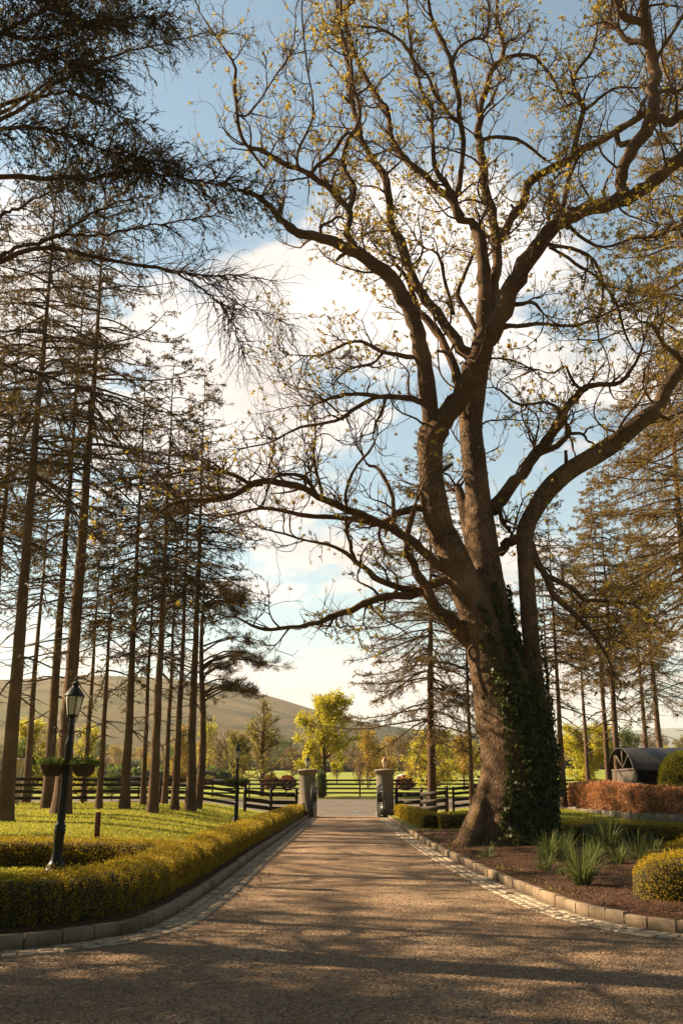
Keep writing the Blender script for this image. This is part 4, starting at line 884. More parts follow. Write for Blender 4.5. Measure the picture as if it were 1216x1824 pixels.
def place_conifer(proto, px, D, Ht, label, group, rz=None, rscale=None, xyz=None, lean=(0, 0)):
    src = protos[proto]; H0 = {'tallA': 26, 'tallB': 26, 'midA': 20, 'midB': 20, 'midC': 18, 'slim': 14.5, 'layer': 20, 'rust': 27, 'rustB': 19}[proto]
    if proto in used: o = copy_tree(src)
    else: o = src; used.add(proto)
    if xyz is None:
        x = (px - 608) * D * cT / F_PX; x = (px - 608) * (D * cT + (HT(x, D) - EYE) * sT) / F_PX; z = HT(x, D)
    else: x, D, z = xyz
    sc = Ht / H0; rs = rscale or sc
    o.location = (x, D, z); o.scale = (rs, rs, sc); o.rotation_euler = (lean[0], lean[1], rz if rz is not None else random.uniform(0, 6.28))
    return tag(o, label, 'tree', group)
GL, GR_ = 'tall conifers standing on the left lawn', 'tall conifers on the right side'
place_conifer('tallA', 8, 34, 27, 'thick tall conifer nearest the left edge of the lawn', GL, .4, .95)
place_conifer('tallB', 110, 38, 28, 'stout bare-trunked conifer just behind the near lamp post', GL, 1.3, 1.15)
place_conifer('tallA', 84, 43, 27, 'leaning conifer with ivy round its foot, half behind the stout lamp-side trunk', GL, 2.1, .85, lean=(0, R_(.6)))
place_conifer('slim', 176, 42, 14, 'slim short conifer between the lamp post and the trunk group', GL, .3, .95)
place_conifer('midA', 222, 42, 20, 'medium conifer, second trunk right of the lamp post', GL, 4.4, .95, lean=(0, R_(1.0)))
place_conifer('midC', 272, 39.5, 19.5, 'straight sunlit conifer standing forward in the middle of the group', GL, 1.2, 1.1)
place_conifer('slim', 255, 46, 15.5, 'thin conifer hidden behind the straight sunlit one, on its left', GL, 2.2, .9)
place_conifer('slim', 293, 48, 16, 'thin conifer at the back between two forward trunks', GL, 5.1, 1.0)
place_conifer('midB', 311, 43, 17.5, 'slender conifer just left of the rightmost stout trunk', GL, 3.3, .8)
place_conifer('midA', 339, 44, 20.5, 'rightmost stout conifer of the left group, nearest the drive', GL, .9, 1.05)
place_conifer('layer', 768, 54, 21, 'conifer with layered drooping boughs just right of the gate', GR_, 2.5, 1.02, lean=(0, R_(-1.2)))
place_conifer('slim', 841, 52, 15, 'thin conifer close against the left of the old tree', GR_, 1.0, 1.0)
place_conifer('midC', 1004, 50, 16, 'conifer directly right of the old tree with ivy on its foot', GR_, .6, .9)
place_conifer('rustB', 1086, 56, 18.5, 'left one of two conifers standing together by the dark shed', GR_, 3.6, .85)
place_conifer('rustB', 1104, 55, 19, 'right one of two conifers standing together by the dark shed', GR_, .8, 1.0)
place_conifer('tallB', 1157, 76, 22, 'left one of two bare trunks rising behind the dark shed', GR_, 2.9, .8)
place_conifer('rust', 1181, 74, 23, 'right one of two bare trunks rising behind the dark shed', GR_, .2, .85)
place_conifer('rust', 1262, 42, 25, 'rusty leafed conifer whose crown fills the right edge', GR_, 1.1, .9)
place_conifer('rust', 1330, 33, 30, 'tall rusty conifer high behind the old tree at the right edge', GR_, 4.1, .95)
for k, (px_, D_, h_, pr_) in enumerate(((-70, 47, 24, 'tallB'), (-120, 38, 25, 'tallA'), (45, 52, 20, 'midB'), (148, 54, 17, 'midB'), (985, 62, 17, 'slim'), (1050, 66, 17, 'midB'))):
    place_conifer(pr_, px_, D_, h_, ['conifer at the far left edge, mostly out of the picture', 'conifer crown hanging in at the upper left edge', 'conifer further back behind the leftmost trunk', 'faint conifer far behind the slim one', 'faint distant conifer right of the old tree', 'dim distant conifer left of the pair by the shed'][k], GL if px_ < 500 else GR_, k * 1.1)
# conifers of the same row standing left of the frame: they throw the shade over the drive
for k, (x_, y_, h_, pr_) in enumerate(((-17.5, 14.5, 22, 'rust'), (-12.8, 10.6, 20, 'layer'), (-25, 15, 24, 'layer'), (-22, 21.5, 22, 'midA'), (-30, 34, 23, 'tallB'), (-11, 16.2, 17, 'midA'), (-21, 50, 22, 'tallB'), (-15.5, 30.5, 25, 'tallB'), (-19, 37, 26, 'tallA'), (-17, 25, 24, 'tallB'), (-15, 43.5, 24, 'tallB'))):
    place_conifer(pr_, 0, 0, h_, 'conifer of the row left of the picture shading the drive', 'conifers left of the picture', k * .9, None, (x_, y_, HT(x_, y_)))
for k, (x_, y_, h_, pr_) in enumerate(((12.5, 6, 24, 'tallA'), (17, 14, 24, 'rust'), (8, -7, 25, 'tallB'), (-4, -9, 24, 'tallA'), (1.5, -13, 24, 'layer'), (-12, -3, 22, 'tallB'), (13, -2, 24, 'rust'), (-16, 4, 22, 'tallA'))):  # unseen trees added beside and behind the camera to block sky fill
    place_conifer(pr_, 0, 0, h_, 'unseen conifer added around the viewer to block sky light', 'unseen conifers added around the viewer', k * 1.3, 1.0, (x_, y_, .05))
def spreading_pine(rng):
    D = 46.5; x = (354 - 608) * D * cT / F_PX; z0 = HT(x, D); root = empty('pine', (x, D, z0), 0, 'low spreading pine with dark needle clumps reaching right, behind the last left trunk', 'tree', GL)
    mb = MB(); z = np.linspace(-.2, 9.8, 30); P = np.column_stack([.12 * np.sin(z * .6), 0 * z, z]); mb.tubes(P, .17 * (1 - np.clip(z / 10.4, 0, 1)) ** .7 + .02, 12, .05, rng); mb.build('trunk', M['bark_con'], root, True)
    B = 34; zz = rng.uniform(4.4, 9.7, B); a = np.where(rng.random(B) < .62, rng.uniform(-.7, .7, B), rng.uniform(0, 6.28, B)); L_ = (3.5 - .42 * np.abs(zz - 6.0)) * rng.uniform(.55, 1.05, B); t = np.linspace(0, 1, 9)[None, :, None]
    d = np.stack([np.cos(a), np.sin(a), 0 * a], 1)[:, None]; P1 = np.stack([0 * zz, 0 * zz, zz], 1)[:, None] + d * L_[:, None, None] * t + np.array((0, 0, 1.)) * (.25 * np.sin(t * PI) + .10 * t) * L_[:, None, None] * .6 + rng.normal(0, .03, (B, 9, 3))
    R1 = np.linspace(.05, .014, 9)[None] * np.ones((B, 1)); mb = MB(); mb.tubes(P1, R1, 5)
    K = 300; i = rng.integers(0, B, K); P2, R2 = spawn(rng, P1, R1, i, .35 + .65 * rng.random(K) ** .7, rng.uniform(.25, .7, K), rng.uniform(.4, 1.1, K), .012, 5, .10, .12, .4, .4); mb.tubes(P2, R2, 3); mb.build('branches', M['twig'], root)
    n = 30000; ids = rng.integers(0, K, n); C, tan, _ = lerp_path(P2, np.ones(P2.shape[:2]), ids, .45 + .55 * rng.random(n)); C = C + rng.normal(0, 1, (n, 3)) * (.10, .10, .05); mb = MB(); mb.leaves(C, norm(tan * .5 + rng.normal(0, .7, (n, 3)) + (0, 0, .3)), rng.uniform(.07, .15, n), .022, rng); mb.build('foliage', M['needle'], root)
spreading_pine(np.random.default_rng(77))
#SECTION-MORE
# ------------------------------------------------------------------ near conifer whose boughs reach in at the upper left
# (points x, y, width px; start and end distance; twig density; needle density)
NEAR = [
 ([(-150,500,20),(-60,480,17),(0,466,14),(53,444,12),(90,440,12),(123,448,11),(165,457,10),(205,466,9),(250,472,9),(288,478,8),(320,484,7),(337,489,6),(365,491,5),(395,491,4),(440,492,3),(493,502,2)], 12.0, 12.8, 1.0, .12),
 ([(288,478,6),(325,494,6),(358,511,5),(382,530,5),(402,553,4),(419,585,4),(432,622,3),(444,664,2)], 12.3, 11.6, 1.3, .05),
 ([(337,489,5),(372,505,4),(411,533,3),(450,552,3),(493,566,2),(525,590,2)], 12.5, 13.2, 1.2, .05),
 ([(-150,330,20),(-60,322,16),(0,316,14),(82,316,13),(123,317,12),(164,318,11),(195,312,10),(226,305,9),(260,306,8),(288,312,7),(330,318,6),(370,325,5),(405,332,4),(436,341,3),(470,350,2)], 11.6, 11.2, 1.5, 1.2),
 ([(-120,300,15),(-40,240,12),(20,205,10),(62,177,9),(95,152,8),(123,138,8),(150,122,7),(173,111,6),(200,101,6),(230,92,5),(275,81,4),(321,70,3),(350,63,2),(374,53,2)], 12.2, 13.0, 1.1, .35),
 ([(-60,480,14),(0,458,12),(25,444,10),(65,433,10),(103,419,9),(128,405,8),(148,390,7),(172,377,6),(197,366,6),(225,358,4),(255,349,3)], 12.4, 12.0, 1.0, .5),
 ([(103,421,7),(140,419,7),(181,419,6),(215,413,6),(247,403,5),(288,398,4),(329,394,4),(370,384,3),(411,370,2)], 12.3, 11.8, 1.1, .45),
 ([(-40,230,12),(20,190,9),(60,165,8),(90,142,7),(125,115,6),(164,92,5),(182,68,4),(193,45,4),(192,15,3),(188,-20,3)], 12.4, 12.6, 1.0, .6),
 ([(-40,210,12),(30,180,10),(80,167,8),(107,164,7),(130,166,6),(152,173,6),(175,183,5),(197,193,4),(215,208,4),(230,222,3),(263,255,2)], 12.0, 11.6, 1.3, .7),
 ([(-100,120,16),(-30,80,14),(40,40,10),(100,10,8),(170,-20,6),(240,-50,4)], 11.8, 11.5, 2.2, 1.6),
 ([(-100,60,14),(0,60,11),(60,70,9),(120,60,7),(180,40,5),(240,30,4),(300,40,3)], 11.7, 11.4, 2.2, 1.6),
 ([(-100,170,14),(-20,130,12),(40,110,9),(90,105,7),(140,115,5),(190,135,4)], 11.8, 11.2, 2.3, 1.6),
 ([(-100,260,14),(-20,235,12),(40,225,9),(90,235,7),(150,255,5),(200,270,4),(250,282,3),(310,290,2)], 11.4, 11.0, 2.2, 1.4),
 ([(-120,640,15),(-40,640,12),(20,650,10),(80,670,8),(140,690,6),(200,715,5),(260,740,3)], 12.4, 13.4, 1.0, .5),
 ([(-120,10,14),(-40,-20,11),(30,-10,9),(90,10,7),(130,30,5),(180,50,3)], 11.2, 10.8, 2.0, 1.5),
 ([(-120,420,14),(-40,400,11),(20,375,8),(70,350,6),(110,340,4)], 12.4, 12.9, 1.1, .8),
]
def build_near_conifer(rng):
    X0, Y0 = -6.1, 12.0; root = empty('conifer', (X0, Y0, .1), 0, 'near dark conifer whose drooping boughs reach in at the upper left', 'tree', 'conifers left of the picture'); off = np.array(root.location)
    mb = MB(); z = np.linspace(-.3, 26, 60); P = np.column_stack([.1 * np.sin(z * .3), .08 * np.sin(z * .23 + 1), z]); mb.tubes(P, .36 * (1 - np.clip(z / 26.3, 0, 1)) ** .85 * (1 + .4 * np.exp(-np.maximum(z, 0) / .4)) + .01, 18, .03, rng); mb.build('trunk', M['bark_con'], root, True)
    mb = MB(); PP = []; RR = []; den = []; nd = []
    for pts, d0, d1, a, b in NEAR:
        pts = np.array(pts, float); s = np.linspace(0, 1, len(pts)); f = catmull(np.column_stack([pts, d0 + (d1 - d0) * s]), 30)
        Wp = np.array([at(q[0], q[1], q[3]) for q in f]); ax = Wp[:, 1] * cT + (Wp[:, 2] - EYE) * sT; r = f[:, 2] * .36 * ax / F_PX
        Wp = Wp - off + rng.normal(0, .012, Wp.shape)
        mb.tubes(Wp, r, 8, .05, rng); PP.append(Wp); RR.append(r); den.append(a); nd.append(b)
        if pts[0, 0] < 0:      # join it to the trunk
            e = Wp[0]; t0 = np.array((0, 0, e[2] - .5)); mb.tubes(catmull([t0, (t0 + e) / 2 + (0, 0, -.1), e], 8), np.linspace(.08, r[0], 8), 8)
    # boughs on the other sides of the trunk
    nb = 90; zz = rng.uniform(3, 25, nb); a = rng.uniform(R_(80), R_(290), nb); L_ = 3.6 * (1 - zz / 29) * rng.uniform(.6, 1.1, nb)
    for k in range(nb):
        t = np.linspace(0, 1, 30)[:, None]; d = np.array((math.cos(a[k]), math.sin(a[k]), 0)); p = np.array((0, 0, zz[k])) + d * L_[k] * t + np.array((0, 0, 1.)) * (-.5 * t + .45 * t ** 3) * L_[k] * .5
        PP.append(p); RR.append(np.linspace(.04, .008, 30)); den.append(.8); nd.append(.7)
    mb.tubes(np.array(PP[len(NEAR):]), np.array(RR[len(NEAR):]), 5)
    PP = np.array(PP); RR = np.array(RR); den = np.array(den); nd = np.array(nd); ln = np.linalg.norm(np.diff(PP, axis=1), axis=2).sum(1)
    w_ = ln * den; K = int(w_[:len(NEAR)].sum() * 24 + w_[len(NEAR):].sum() * 7); pr = w_.copy(); pr[:len(NEAR)] *= 19; pr[len(NEAR):] *= 7; i = rng.choice(len(PP), K, p=pr / pr.sum()); t = .08 + .92 * rng.random(K) ** .8
    P2, R2 = spawn(rng, PP, RR, i, t, rng.uniform(.3, 1.15, K) * (1.1 - .5 * t), rng.uniform(.5, 1.25, K), .0075, 8, -.02, .10, .25, .35, .16); mb.tubes(P2, R2, 3)
    K3 = K * 3; i3 = rng.integers(0, K, K3)
    P3, R3 = spawn(rng, P2, R2, i3, .1 + .9 * rng.random(K3), rng.uniform(.10, .42, K3), rng.uniform(.4, .95, K3), .0040, 5, -.02, .17, .2, .5, .20); mb.tubes(P3, R3, 3)
    mb.build('branches', M['twig'], root)
    mb = MB()
    # clumps of needles, thick towards the ends of the boughs
    def spray(Pt, ids, per, ln_, wd):
        ids = np.repeat(ids, per); u = rng.random(len(ids)); C, tan, _ = lerp_path(Pt, np.ones(Pt.shape[:2]), ids, u); dd = norm(tan + rng.normal(0, .55, (len(ids), 3)))
        mb.leaves(C, dd, ln_ * rng.uniform(.7, 1.3, len(ids)), wd * rng.uniform(.7, 1.3, len(ids)), rng)
    clump = .5 + .5 * wav(P2[:, -1, 0] * 1.0, P2[:, -1, 2], 1.6)
    a2 = rng.random(K) < np.clip(nd[i] * .85 * (clump > .18), 0, .97); a3 = a2[i3] & (rng.random(K3) < .9)
    spray(P2, np.nonzero(a2)[0], 20, .046, .015); spray(P3, np.nonzero(a3)[0], 16, .042, .014)
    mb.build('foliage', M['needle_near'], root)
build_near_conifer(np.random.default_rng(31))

# ------------------------------------------------------------------ broad-leaved trees and shrubs
dec_src = {}
def dec_tree(key, seed, H, W_, mat, leaf, nl, bare=.0, clear=.22, slim=1.0):
    rng = np.random.default_rng(seed); root = empty('tree'); n = 14
    z = np.linspace(-.2, H * .93, n); P = np.column_stack([np.cumsum(rng.normal(0, .02, n)) * H / 6, np.cumsum(rng.normal(0, .02, n)) * H / 6, z]); R = H * .017 * (1 - np.clip(z / H, 0, 1)) ** .7 * (1 + .5 * np.exp(-np.maximum(z, 0) / .25)) + .01
    mb = MB(); mb.tubes(P, R, 10, .04, rng); mb.build('trunk', M['bark_limb'], root, True)
    B = 46; t = clear + (.97 - clear) * rng.random(B); f = (t - clear) / (1 - clear); L_ = W_ / 2 * (np.sin(np.clip(f * .86 + .17, 0, 1) * PI) ** .6 * 1.0) * rng.uniform(.7, 1.1, B)
    P1, R1 = spawn(rng, P[None], R[None], np.zeros(B, int), t, L_ * 1.15, rng.uniform(.75, 1.25, B) * (1 - .35 * f), H * .006, 8, .07, .08, 0, .25); mb = MB(); mb.tubes(P1, R1, 5)
    K = 420; i = rng.choice(B, K, p=L_ / L_.sum()); P2, R2 = spawn(rng, P1, R1, i, .25 + .75 * rng.random(K), W_ * rng.uniform(.07, .2, K), rng.uniform(.4, 1.1, K), H * .002, 5, .08, .12, 0, .3); mb.tubes(P2, R2, 3)
    mb.build('branches', M['bark_limb'], root)
    ids = rng.integers(0, K, nl); C, tan, _ = lerp_path(P2, np.ones(P2.shape[:2]), ids, .3 + .7 * rng.random(nl)); C = C + rng.normal(0, W_ * .022, (nl, 3))
    dd = norm(tan * .4 + rng.normal(0, .7, (nl, 3)) + np.array((0, 0, -.1))); mb = MB(); mb.leaves(C, dd, leaf * rng.uniform(.6, 1.3, nl), leaf * .75, rng, .1); mb.build('foliage', M[mat], root)
    dec_src[key] = [root, H, W_, False]
for key, a in {'bright': (41, 7.2, 4.8, 'bright', .15, 13000), 'bright2': (42, 6.5, 4.6, 'bright', .17, 4200), 'slender': (43, 7.2, 2.8, 'olive', .14, 2600, 0, .15), 'olive': (44, 7, 6, 'olive', .24, 3600), 'gold': (45, 7, 5.5, 'gold', .22, 3600),
               'tan': (46, 7, 6, 'tan', .20, 2600), 'green': (47, 7, 6.5, 'green', .26, 4200), 'fbright': (48, 7, 6.5, 'bright', .30, 3000), 'small': (49, 4, 3.5, 'gold', .16, 1800)}.items(): dec_tree(key, *a)
def place_dec(key, px, top, D, wpx, label, group=None, nm='tree'):
    r = dec_src[key]; o = copy_tree(r[0]) if r[3] else r[0]; r[3] = True
    x = (px - 608) * D * cT / F_PX; z = HT(x, D) - .05; zt = EYE + D * math.tan(math.atan((912 - top) / F_PX) + PITCH); Ht = max(zt - z, .8); Wd = wpx * D * cT / F_PX
    o.name = nm; o.location = (x, D, z); o.scale = (Wd / r[2], Wd / r[2], Ht / r[1]); o.rotation_euler = (0, 0, random.uniform(0, 6.28)); return tag(o, label, 'tree', group)
place_dec('bright', 578, 1236, 76, 128, 'vivid yellow-green young tree standing behind the fence opposite the gate', None, 'young_tree')
place_dec('slender', 466, 1238, 75, 82, 'slender upright olive-green tree beyond the road, right of the far lamp post', None, 'young_tree')
specific = [('olive', 425, 1312, 84, 80, 'low olive shrub-like tree just left of the slender upright one'), ('bright2', 55, 1288, 62, 120, 'sunlit yellow tree glowing between the leftmost trunks'), ('green', 36, 1335, 58, 70, 'dark green small tree behind the cream stone pillar'),
 ('bright2', 768, 1306, 66, 125, 'loose yellow-green young tree growing around the layered conifer foot'), ('gold', 826, 1316, 92, 80, 'golden small tree left of the thin conifer by the old tree'), ('bright', 1052, 1290, 72, 130, 'bright yellow tree between the ivy-footed conifer and the shed'),
 ('green', 1118, 1308, 80, 70, 'green tree crown showing just above the left end of the shed'), ('gold', 985, 1326, 98, 60, 'small golden tree in the gap right of the old tree'), ('gold', 655, 1306, 100, 66, 'golden tree to the right of the vivid one behind the gate'),
 ('tan', 640, 1345, 84, 40, 'thin multi-stemmed tree right behind the gate opening'), ('fbright', 372, 1296, 150, 52, 'bright rounded tree seen right of the stout conifer'), ('tan', 402, 1308, 120, 80, 'brownish leafless tree below the hill, left of the far lamp post'),
 ('gold', 318, 1300, 70, 50, 'thin golden tree glimpsed between two conifer trunks'), ('tan', 520, 1335, 120, 70, 'low tan tree between the slender tree and the gate'), ('bright2', 905, 1340, 80, 40, 'yellow shrub tree hidden behind the old tree'),
 ('green', 200, 1380, 68, 40, 'dark bushy tree behind the fence among the left trunks'), ('bright2', 150, 1300, 58, 70, 'yellow leafed sapling right behind the near lamp post'), ('olive', 355, 1382, 100, 60, 'spreading low thorn tree in the field behind the left fence')]
for s_ in specific: place_dec(*s_)
rr = random.Random(5); px = -140
kinds = [('olive', 'olive tree in the treeline beyond the field'), ('gold', 'golden tree in the treeline beyond the field'), ('tan', 'tan leafless tree in the treeline beyond the field'), ('green', 'dark green tree in the treeline beyond the field'), ('fbright', 'bright tree in the treeline beyond the field')]
while px < 1360:
    D = rr.uniform(150, 300); k = rr.choices(range(5), (4, 4, 4, 2, 2))[0]; top = rr.uniform(1312, 1345) if px > 330 else rr.uniform(1322, 1350)
    place_dec(kinds[k][0], px, top, D, rr.uniform(36, 70), kinds[k][1], 'treeline beyond the field'); px += rr.uniform(13, 24)
px = 600
while px < 1000:
    place_dec(['gold', 'tan', 'olive'][rr.randrange(3)], px, rr.uniform(1335, 1352), rr.uniform(105, 135), rr.uniform(30, 55), 'small tree scattered over the near field', 'small trees in the field'); px += rr.uniform(28, 60)
hr = np.random.default_rng(5)
def hrow(pts, ht, wd, label, mat='green'):
    hedge(pts, wd, ht, GZ, M[mat], 'hedgerow', label, 'hedge', lambda D: 5, lambda D: .6, hr, 'field hedgerows', rough=.3)
hrow([(-60, 128), (-40, 122), (-12, 118)], 1.5, 1.6, 'dark field hedgerow nearest behind the left fence')
hrow([(-130, 265), (-60, 250), (-10, 240)], 2.4, 3, 'dark hedgerow across the upper field on the left')
hrow([(-10, 225), (40, 240), (110, 250)], 2.2, 3, 'hedgerow closing the field beyond the gate', 'olive')
def bush(px, py_top, D, wpx, mat, label, leafs, nl, nm='bush', core=True, rz=1.0, cat='bush'):
    rng = np.random.default_rng(int(px)); x = (px - 608) * D * cT / F_PX; z = HT(x, D); zt = EYE + D * math.tan(math.atan((912 - py_top) / F_PX) + PITCH); H = zt - z; r = wpx * D * cT / F_PX / 2
    root = empty(nm, (x, D, z), 0, label, cat); d = rdir(rng, nl); d[:, 2] = np.where(d[:, 2] < -.3, -d[:, 2], d[:, 2]); bump_ = 1 + .06 * wav(d[:, 0] * 3, d[:, 1] * 3 + d[:, 2] * 4, 1.6)
    C = np.stack([d[:, 0] * r, d[:, 1] * r, H * .45 + d[:, 2] * H * .55], 1) * np.stack([bump_, bump_, np.ones(nl)], 1) * rng.uniform(.88, 1.02, nl)[:, None]; C[:, 2] = np.abs(C[:, 2])
    mb = MB(); mb.leaves(C, norm(d + rng.normal(0, .6, d.shape)), leafs * rng.uniform(.6, 1.4, nl), leafs * .6, rng, .1); mb.build('foliage', M[mat], root)
    mb = MB(); pr = [(r * .85 * math.sin(a) ** .8 + .01, H * .45 - H * .47 * math.cos(a)) for a in np.linspace(.25, PI - .02, 12)]; mb.lathe(pr, n=18); mb.build('hedge_core', M['box_core'], root)
bush(1216, 1338, 48, 82, 'bright', 'large clipped round yellow-green bush in front of the shed', .07, 9000, 'clipped_bush')
bush(482, 1382, 92, 26, 'red', 'dark reddish bush, left one of the pair behind the left fence panel', .2, 700)
bush(512, 1383, 92, 28, 'red', 'dark reddish bush, right one of the pair behind the left fence panel', .2, 700)
bush(722, 1383, 92, 32, 'red', 'orange-red bush in the field just right of the gate', .2, 800)
bush(770, 1384, 94, 22, 'red', 'small red bush half behind the layered conifer', .2, 500)
bush(572, 1372, 72, 20, 'green', 'dark green shrub against the left gate pillar', .09, 900)

# ------------------------------------------------------------------ fences
def fence(pts, zf, label, h=1.22, rails=(.28, .58, .88, 1.14), step=2.1, thick=.10, rw=.14, ends=True):
    root = empty('timber_fence', (pts[0][0], pts[0][1], float(zf(*pts[0]))), 0, label, 'fence'); o = np.array(root.location)
    P = []; 
    for a, b in zip(pts[:-1], pts[1:]):
        a = np.array(a, float); b = np.array(b, float); n = max(1, round(np.linalg.norm(b - a) / step)); P += [a + (b - a) * k / n for k in range(n)]
    P.append(np.array(pts[-1], float)); Q = [np.array((p[0], p[1], float(zf(p[0], p[1])))) - o for p in P]
    for k, q in enumerate(Q):
        mb = MB(); t = np.array(pts[1]) - np.array(pts[0]); mb.box(q + (0, 0, h / 2 - .05), (thick, thick, h + .1 + random.uniform(-.02, .05)), math.atan2(t[1], t[0]), .015); mb.build('post', M['fence'], root)
    for r in rails:
        mb = MB()
        for a, b in zip(Q[:-1], Q[1:]):
            j = random.uniform(-.012, .012); e = (b - a) / np.linalg.norm(b - a) * .01; sdv = np.array((e[1], -e[0], 0)) / .01 * (thick / 2 + .016)
            mb.beam(a + (0, 0, r + j) + sdv + e, b + (0, 0, r + random.uniform(-.012, .012)) + sdv - e, .03, rw)
        mb.build('rail', M['fence'], root)
    return root
ZF = lambda x, y: np.where(np.asarray(y) > 57, GZ(x, y) + .03, np.where(np.asarray(x) < 0, HL(x, y), HR(x, y)))
fence([(-40, 73.5), (40, 73.5)], lambda x, y: GZ(x, y) + .08, 'long dark four-rail fence along the far side of the road', step=2.6, rw=.12)
fence([(-2.35, 54.6), (-4.9, 53.4)], ZF, 'short dark fence panel from the left gate pillar', h=1.3, rails=(.30, .62, 1.0), step=1.3, thick=.13, rw=.2)
fence([(-5.3, 53.6), (-9, 52.2), (-16, 49.5), (-30, 46)], ZF, 'dark four-rail fence along the back of the left lawn')
fence([(2.85, 54.6), (5.3, 53.0)], ZF, 'short dark fence panel from the right gate pillar', h=1.3, rails=(.30, .62, 1.0), step=1.3, thick=.13, rw=.2)
fence([(5.7, 53.6), (9, 54), (13.6, 54.6)], ZF, 'dark four-rail fence running behind the old tree')
fence([(-120, 108), (-60, 104), (-15, 102)], GZ, 'thin dark fence across the middle of the left field', h=1.1, rails=(.5, 1.0), step=6, rw=.1)
mb = MB(); x, y = 2.55 - 1.45, 73.3; mb.box((0, 0, 1.05), (.17, .17, 2.1), 0, .03); o = mb.build('post', M['fence']); o.name = 'tall_post'; o.location = (2.55, 73.3, float(GZ(2.55, 73.3))); tag(o, 'single taller dark post in the far fence, seen through the gate', 'post')

# ------------------------------------------------------------------ gate pillars, gates, lanterns, lamp posts
def lantern(parent, z, mat, sc=1.0, n=6):
    r = empty('lantern', (0, 0, z)); r.parent = parent
    mb = MB(); mb.lathe([(.03 * sc, 0), (.045 * sc, .02 * sc), (.03 * sc, .05 * sc), (.035 * sc, .07 * sc), (.10 * sc, .12 * sc), (.105 * sc, .135 * sc), (.0, .136 * sc)], n=n)
    for k in range(n):
        a = k * 2 * PI / n; d = np.array((math.cos(a), math.sin(a), 0)); mb.beam(d * .10 * sc + (0, 0, .13 * sc), d * .168 * sc + (0, 0, .45 * sc), .014 * sc, .014 * sc)
        b = a + PI / n; dd = np.array((math.cos(b), math.sin(b), 0))
        mb.tubes(catmull([d * .03 * sc + (0, 0, .0), d * .075 * sc + (0, 0, .02 * sc), d * .10 * sc + (0, 0, .12 * sc)], 6), np.full(6, .007 * sc), 5)
    f = mb.build('frame', mat, r)
    mb = MB(); mb.lathe([(.175 * sc, .445 * sc), (.185 * sc, .46 * sc), (.165 * sc, .485 * sc), (.08 * sc, .60 * sc), (.055 * sc, .615 * sc), (.06 * sc, .65 * sc), (.07 * sc, .66 * sc), (.02 * sc, .70 * sc), (.016 * sc, .73 * sc), (.028 * sc, .75 * sc), (.012 * sc, .775 * sc), (.004 * sc, .83 * sc)], n=n); mb.build('roof', mat, r)
    mb = MB(); mb.lathe([(.097 * sc, .137 * sc), (.160 * sc, .445 * sc)], n=n, cap=False); mb.build('glass', M['glass'], r)
    return r
def lamp_post(name, loc, tilt, label):
    root = empty(name, loc, 0, label, 'lamp post', 'victorian lamp posts'); root.rotation_euler = tilt
    mb = MB(); mb.lathe([(.19, -.1), (.19, .04), (.17, .07), (.15, .10), (.155, .13), (.12, .17), (.10, .22), (.085, .30), (.082, .62), (.095, .66), (.10, .70), (.085, .73), (.10, .76), (.07, .80), (.062, .84)], n=20); mb.build('base', M['iron'], root, True)
    mb = MB(); V = MB(); n = 16; mb.lathe([(.060, .84), (.052, 1.5), (.046, 2.05), (.062, 2.08), (.068, 2.12), (.058, 2.16), (.040, 2.19), (.036, 2.38), (.05, 2.41), (.038, 2.45), (.036, 2.52)], n=16)
    for k in range(8): a = k * PI / 4; d = np.array((math.cos(a), math.sin(a), 0)); mb.tubes(np.array([d * .060 + (0, 0, .86), d * .047 + (0, 0, 2.03)]), np.array([.010, .009]), 5)
    mb.build('pole', M['iron'], root, True)
    for s in (-1, 1):       # scrolled arms
        mb = MB(); t = np.linspace(0, 1, 26); ax = .04 + .20 * t; mb.tubes(np.stack([s * ax, 0 * t, 2.30 + .04 * np.sin(t * PI)], 1), np.full(26, .012), 6)
        a = np.linspace(-PI / 2, PI * 1.3, 26); rr_ = np.linspace(.055, .018, 26); mb.tubes(np.stack([s * (.245 + rr_ * np.cos(a)), 0 * a, 2.355 + rr_ * np.sin(a)], 1), np.linspace(.013, .008, 26), 6)
        a = np.linspace(PI / 2, -PI * 1.2, 24); rr_ = np.linspace(.045, .015, 24); mb.tubes(np.stack([s * (.15 + rr_ * np.cos(a)), 0 * a, 2.265 + rr_ * np.sin(a)], 1), np.linspace(.011, .007, 24), 6)
        mb.build('scroll_arm', M['iron'], root)
    lantern(root, 2.48, M['iron']); return root
def basket(loc, label, seed):
    rng = np.random.default_rng(seed); root = empty('hanging_basket', loc, 0, label, 'hanging basket', 'hanging baskets on the lamp posts')
    mb = MB(); mb.lathe([(.02, -.20), (.10, -.195), (.15, -.16), (.185, -.10), (.205, -.01), (.215, 0), (.20, .01), (.17, -.02), (0.01, -.02)], n=20, cap=False); mb.build('basket', M['coir'], root, True)
    mb = MB()
    for k in range(3): a = k * 2.1 + .4; mb.tubes(np.array([(.2 * math.cos(a), .2 * math.sin(a), 0), (0, 0, .50)]), np.full(2, .004), 4)
    mb.build('chain', M['iron'], root)
    n = 520; a = rng.uniform(0, 2 * PI, n); r = .24 * np.sqrt(rng.random(n)); h = rng.random(n) ** 1.6 * .15; C = np.stack([r * np.cos(a), r * np.sin(a), h * (1 - (r / .3) ** 2) - .01], 1)
    mb = MB(); mb.leaves(C, norm(np.stack([np.cos(a), np.sin(a), .6 + 0 * a], 1) + rng.normal(0, .6, (n, 3))), rng.uniform(.04, .075, n), .03, rng, .1); mb.build('plants', M['green'], root)
def gx(px, D, z=0): return (px - 608) * (D * cT + (z - EYE) * sT) / F_PX
D1 = 17.9; x1 = gx(98, D1)
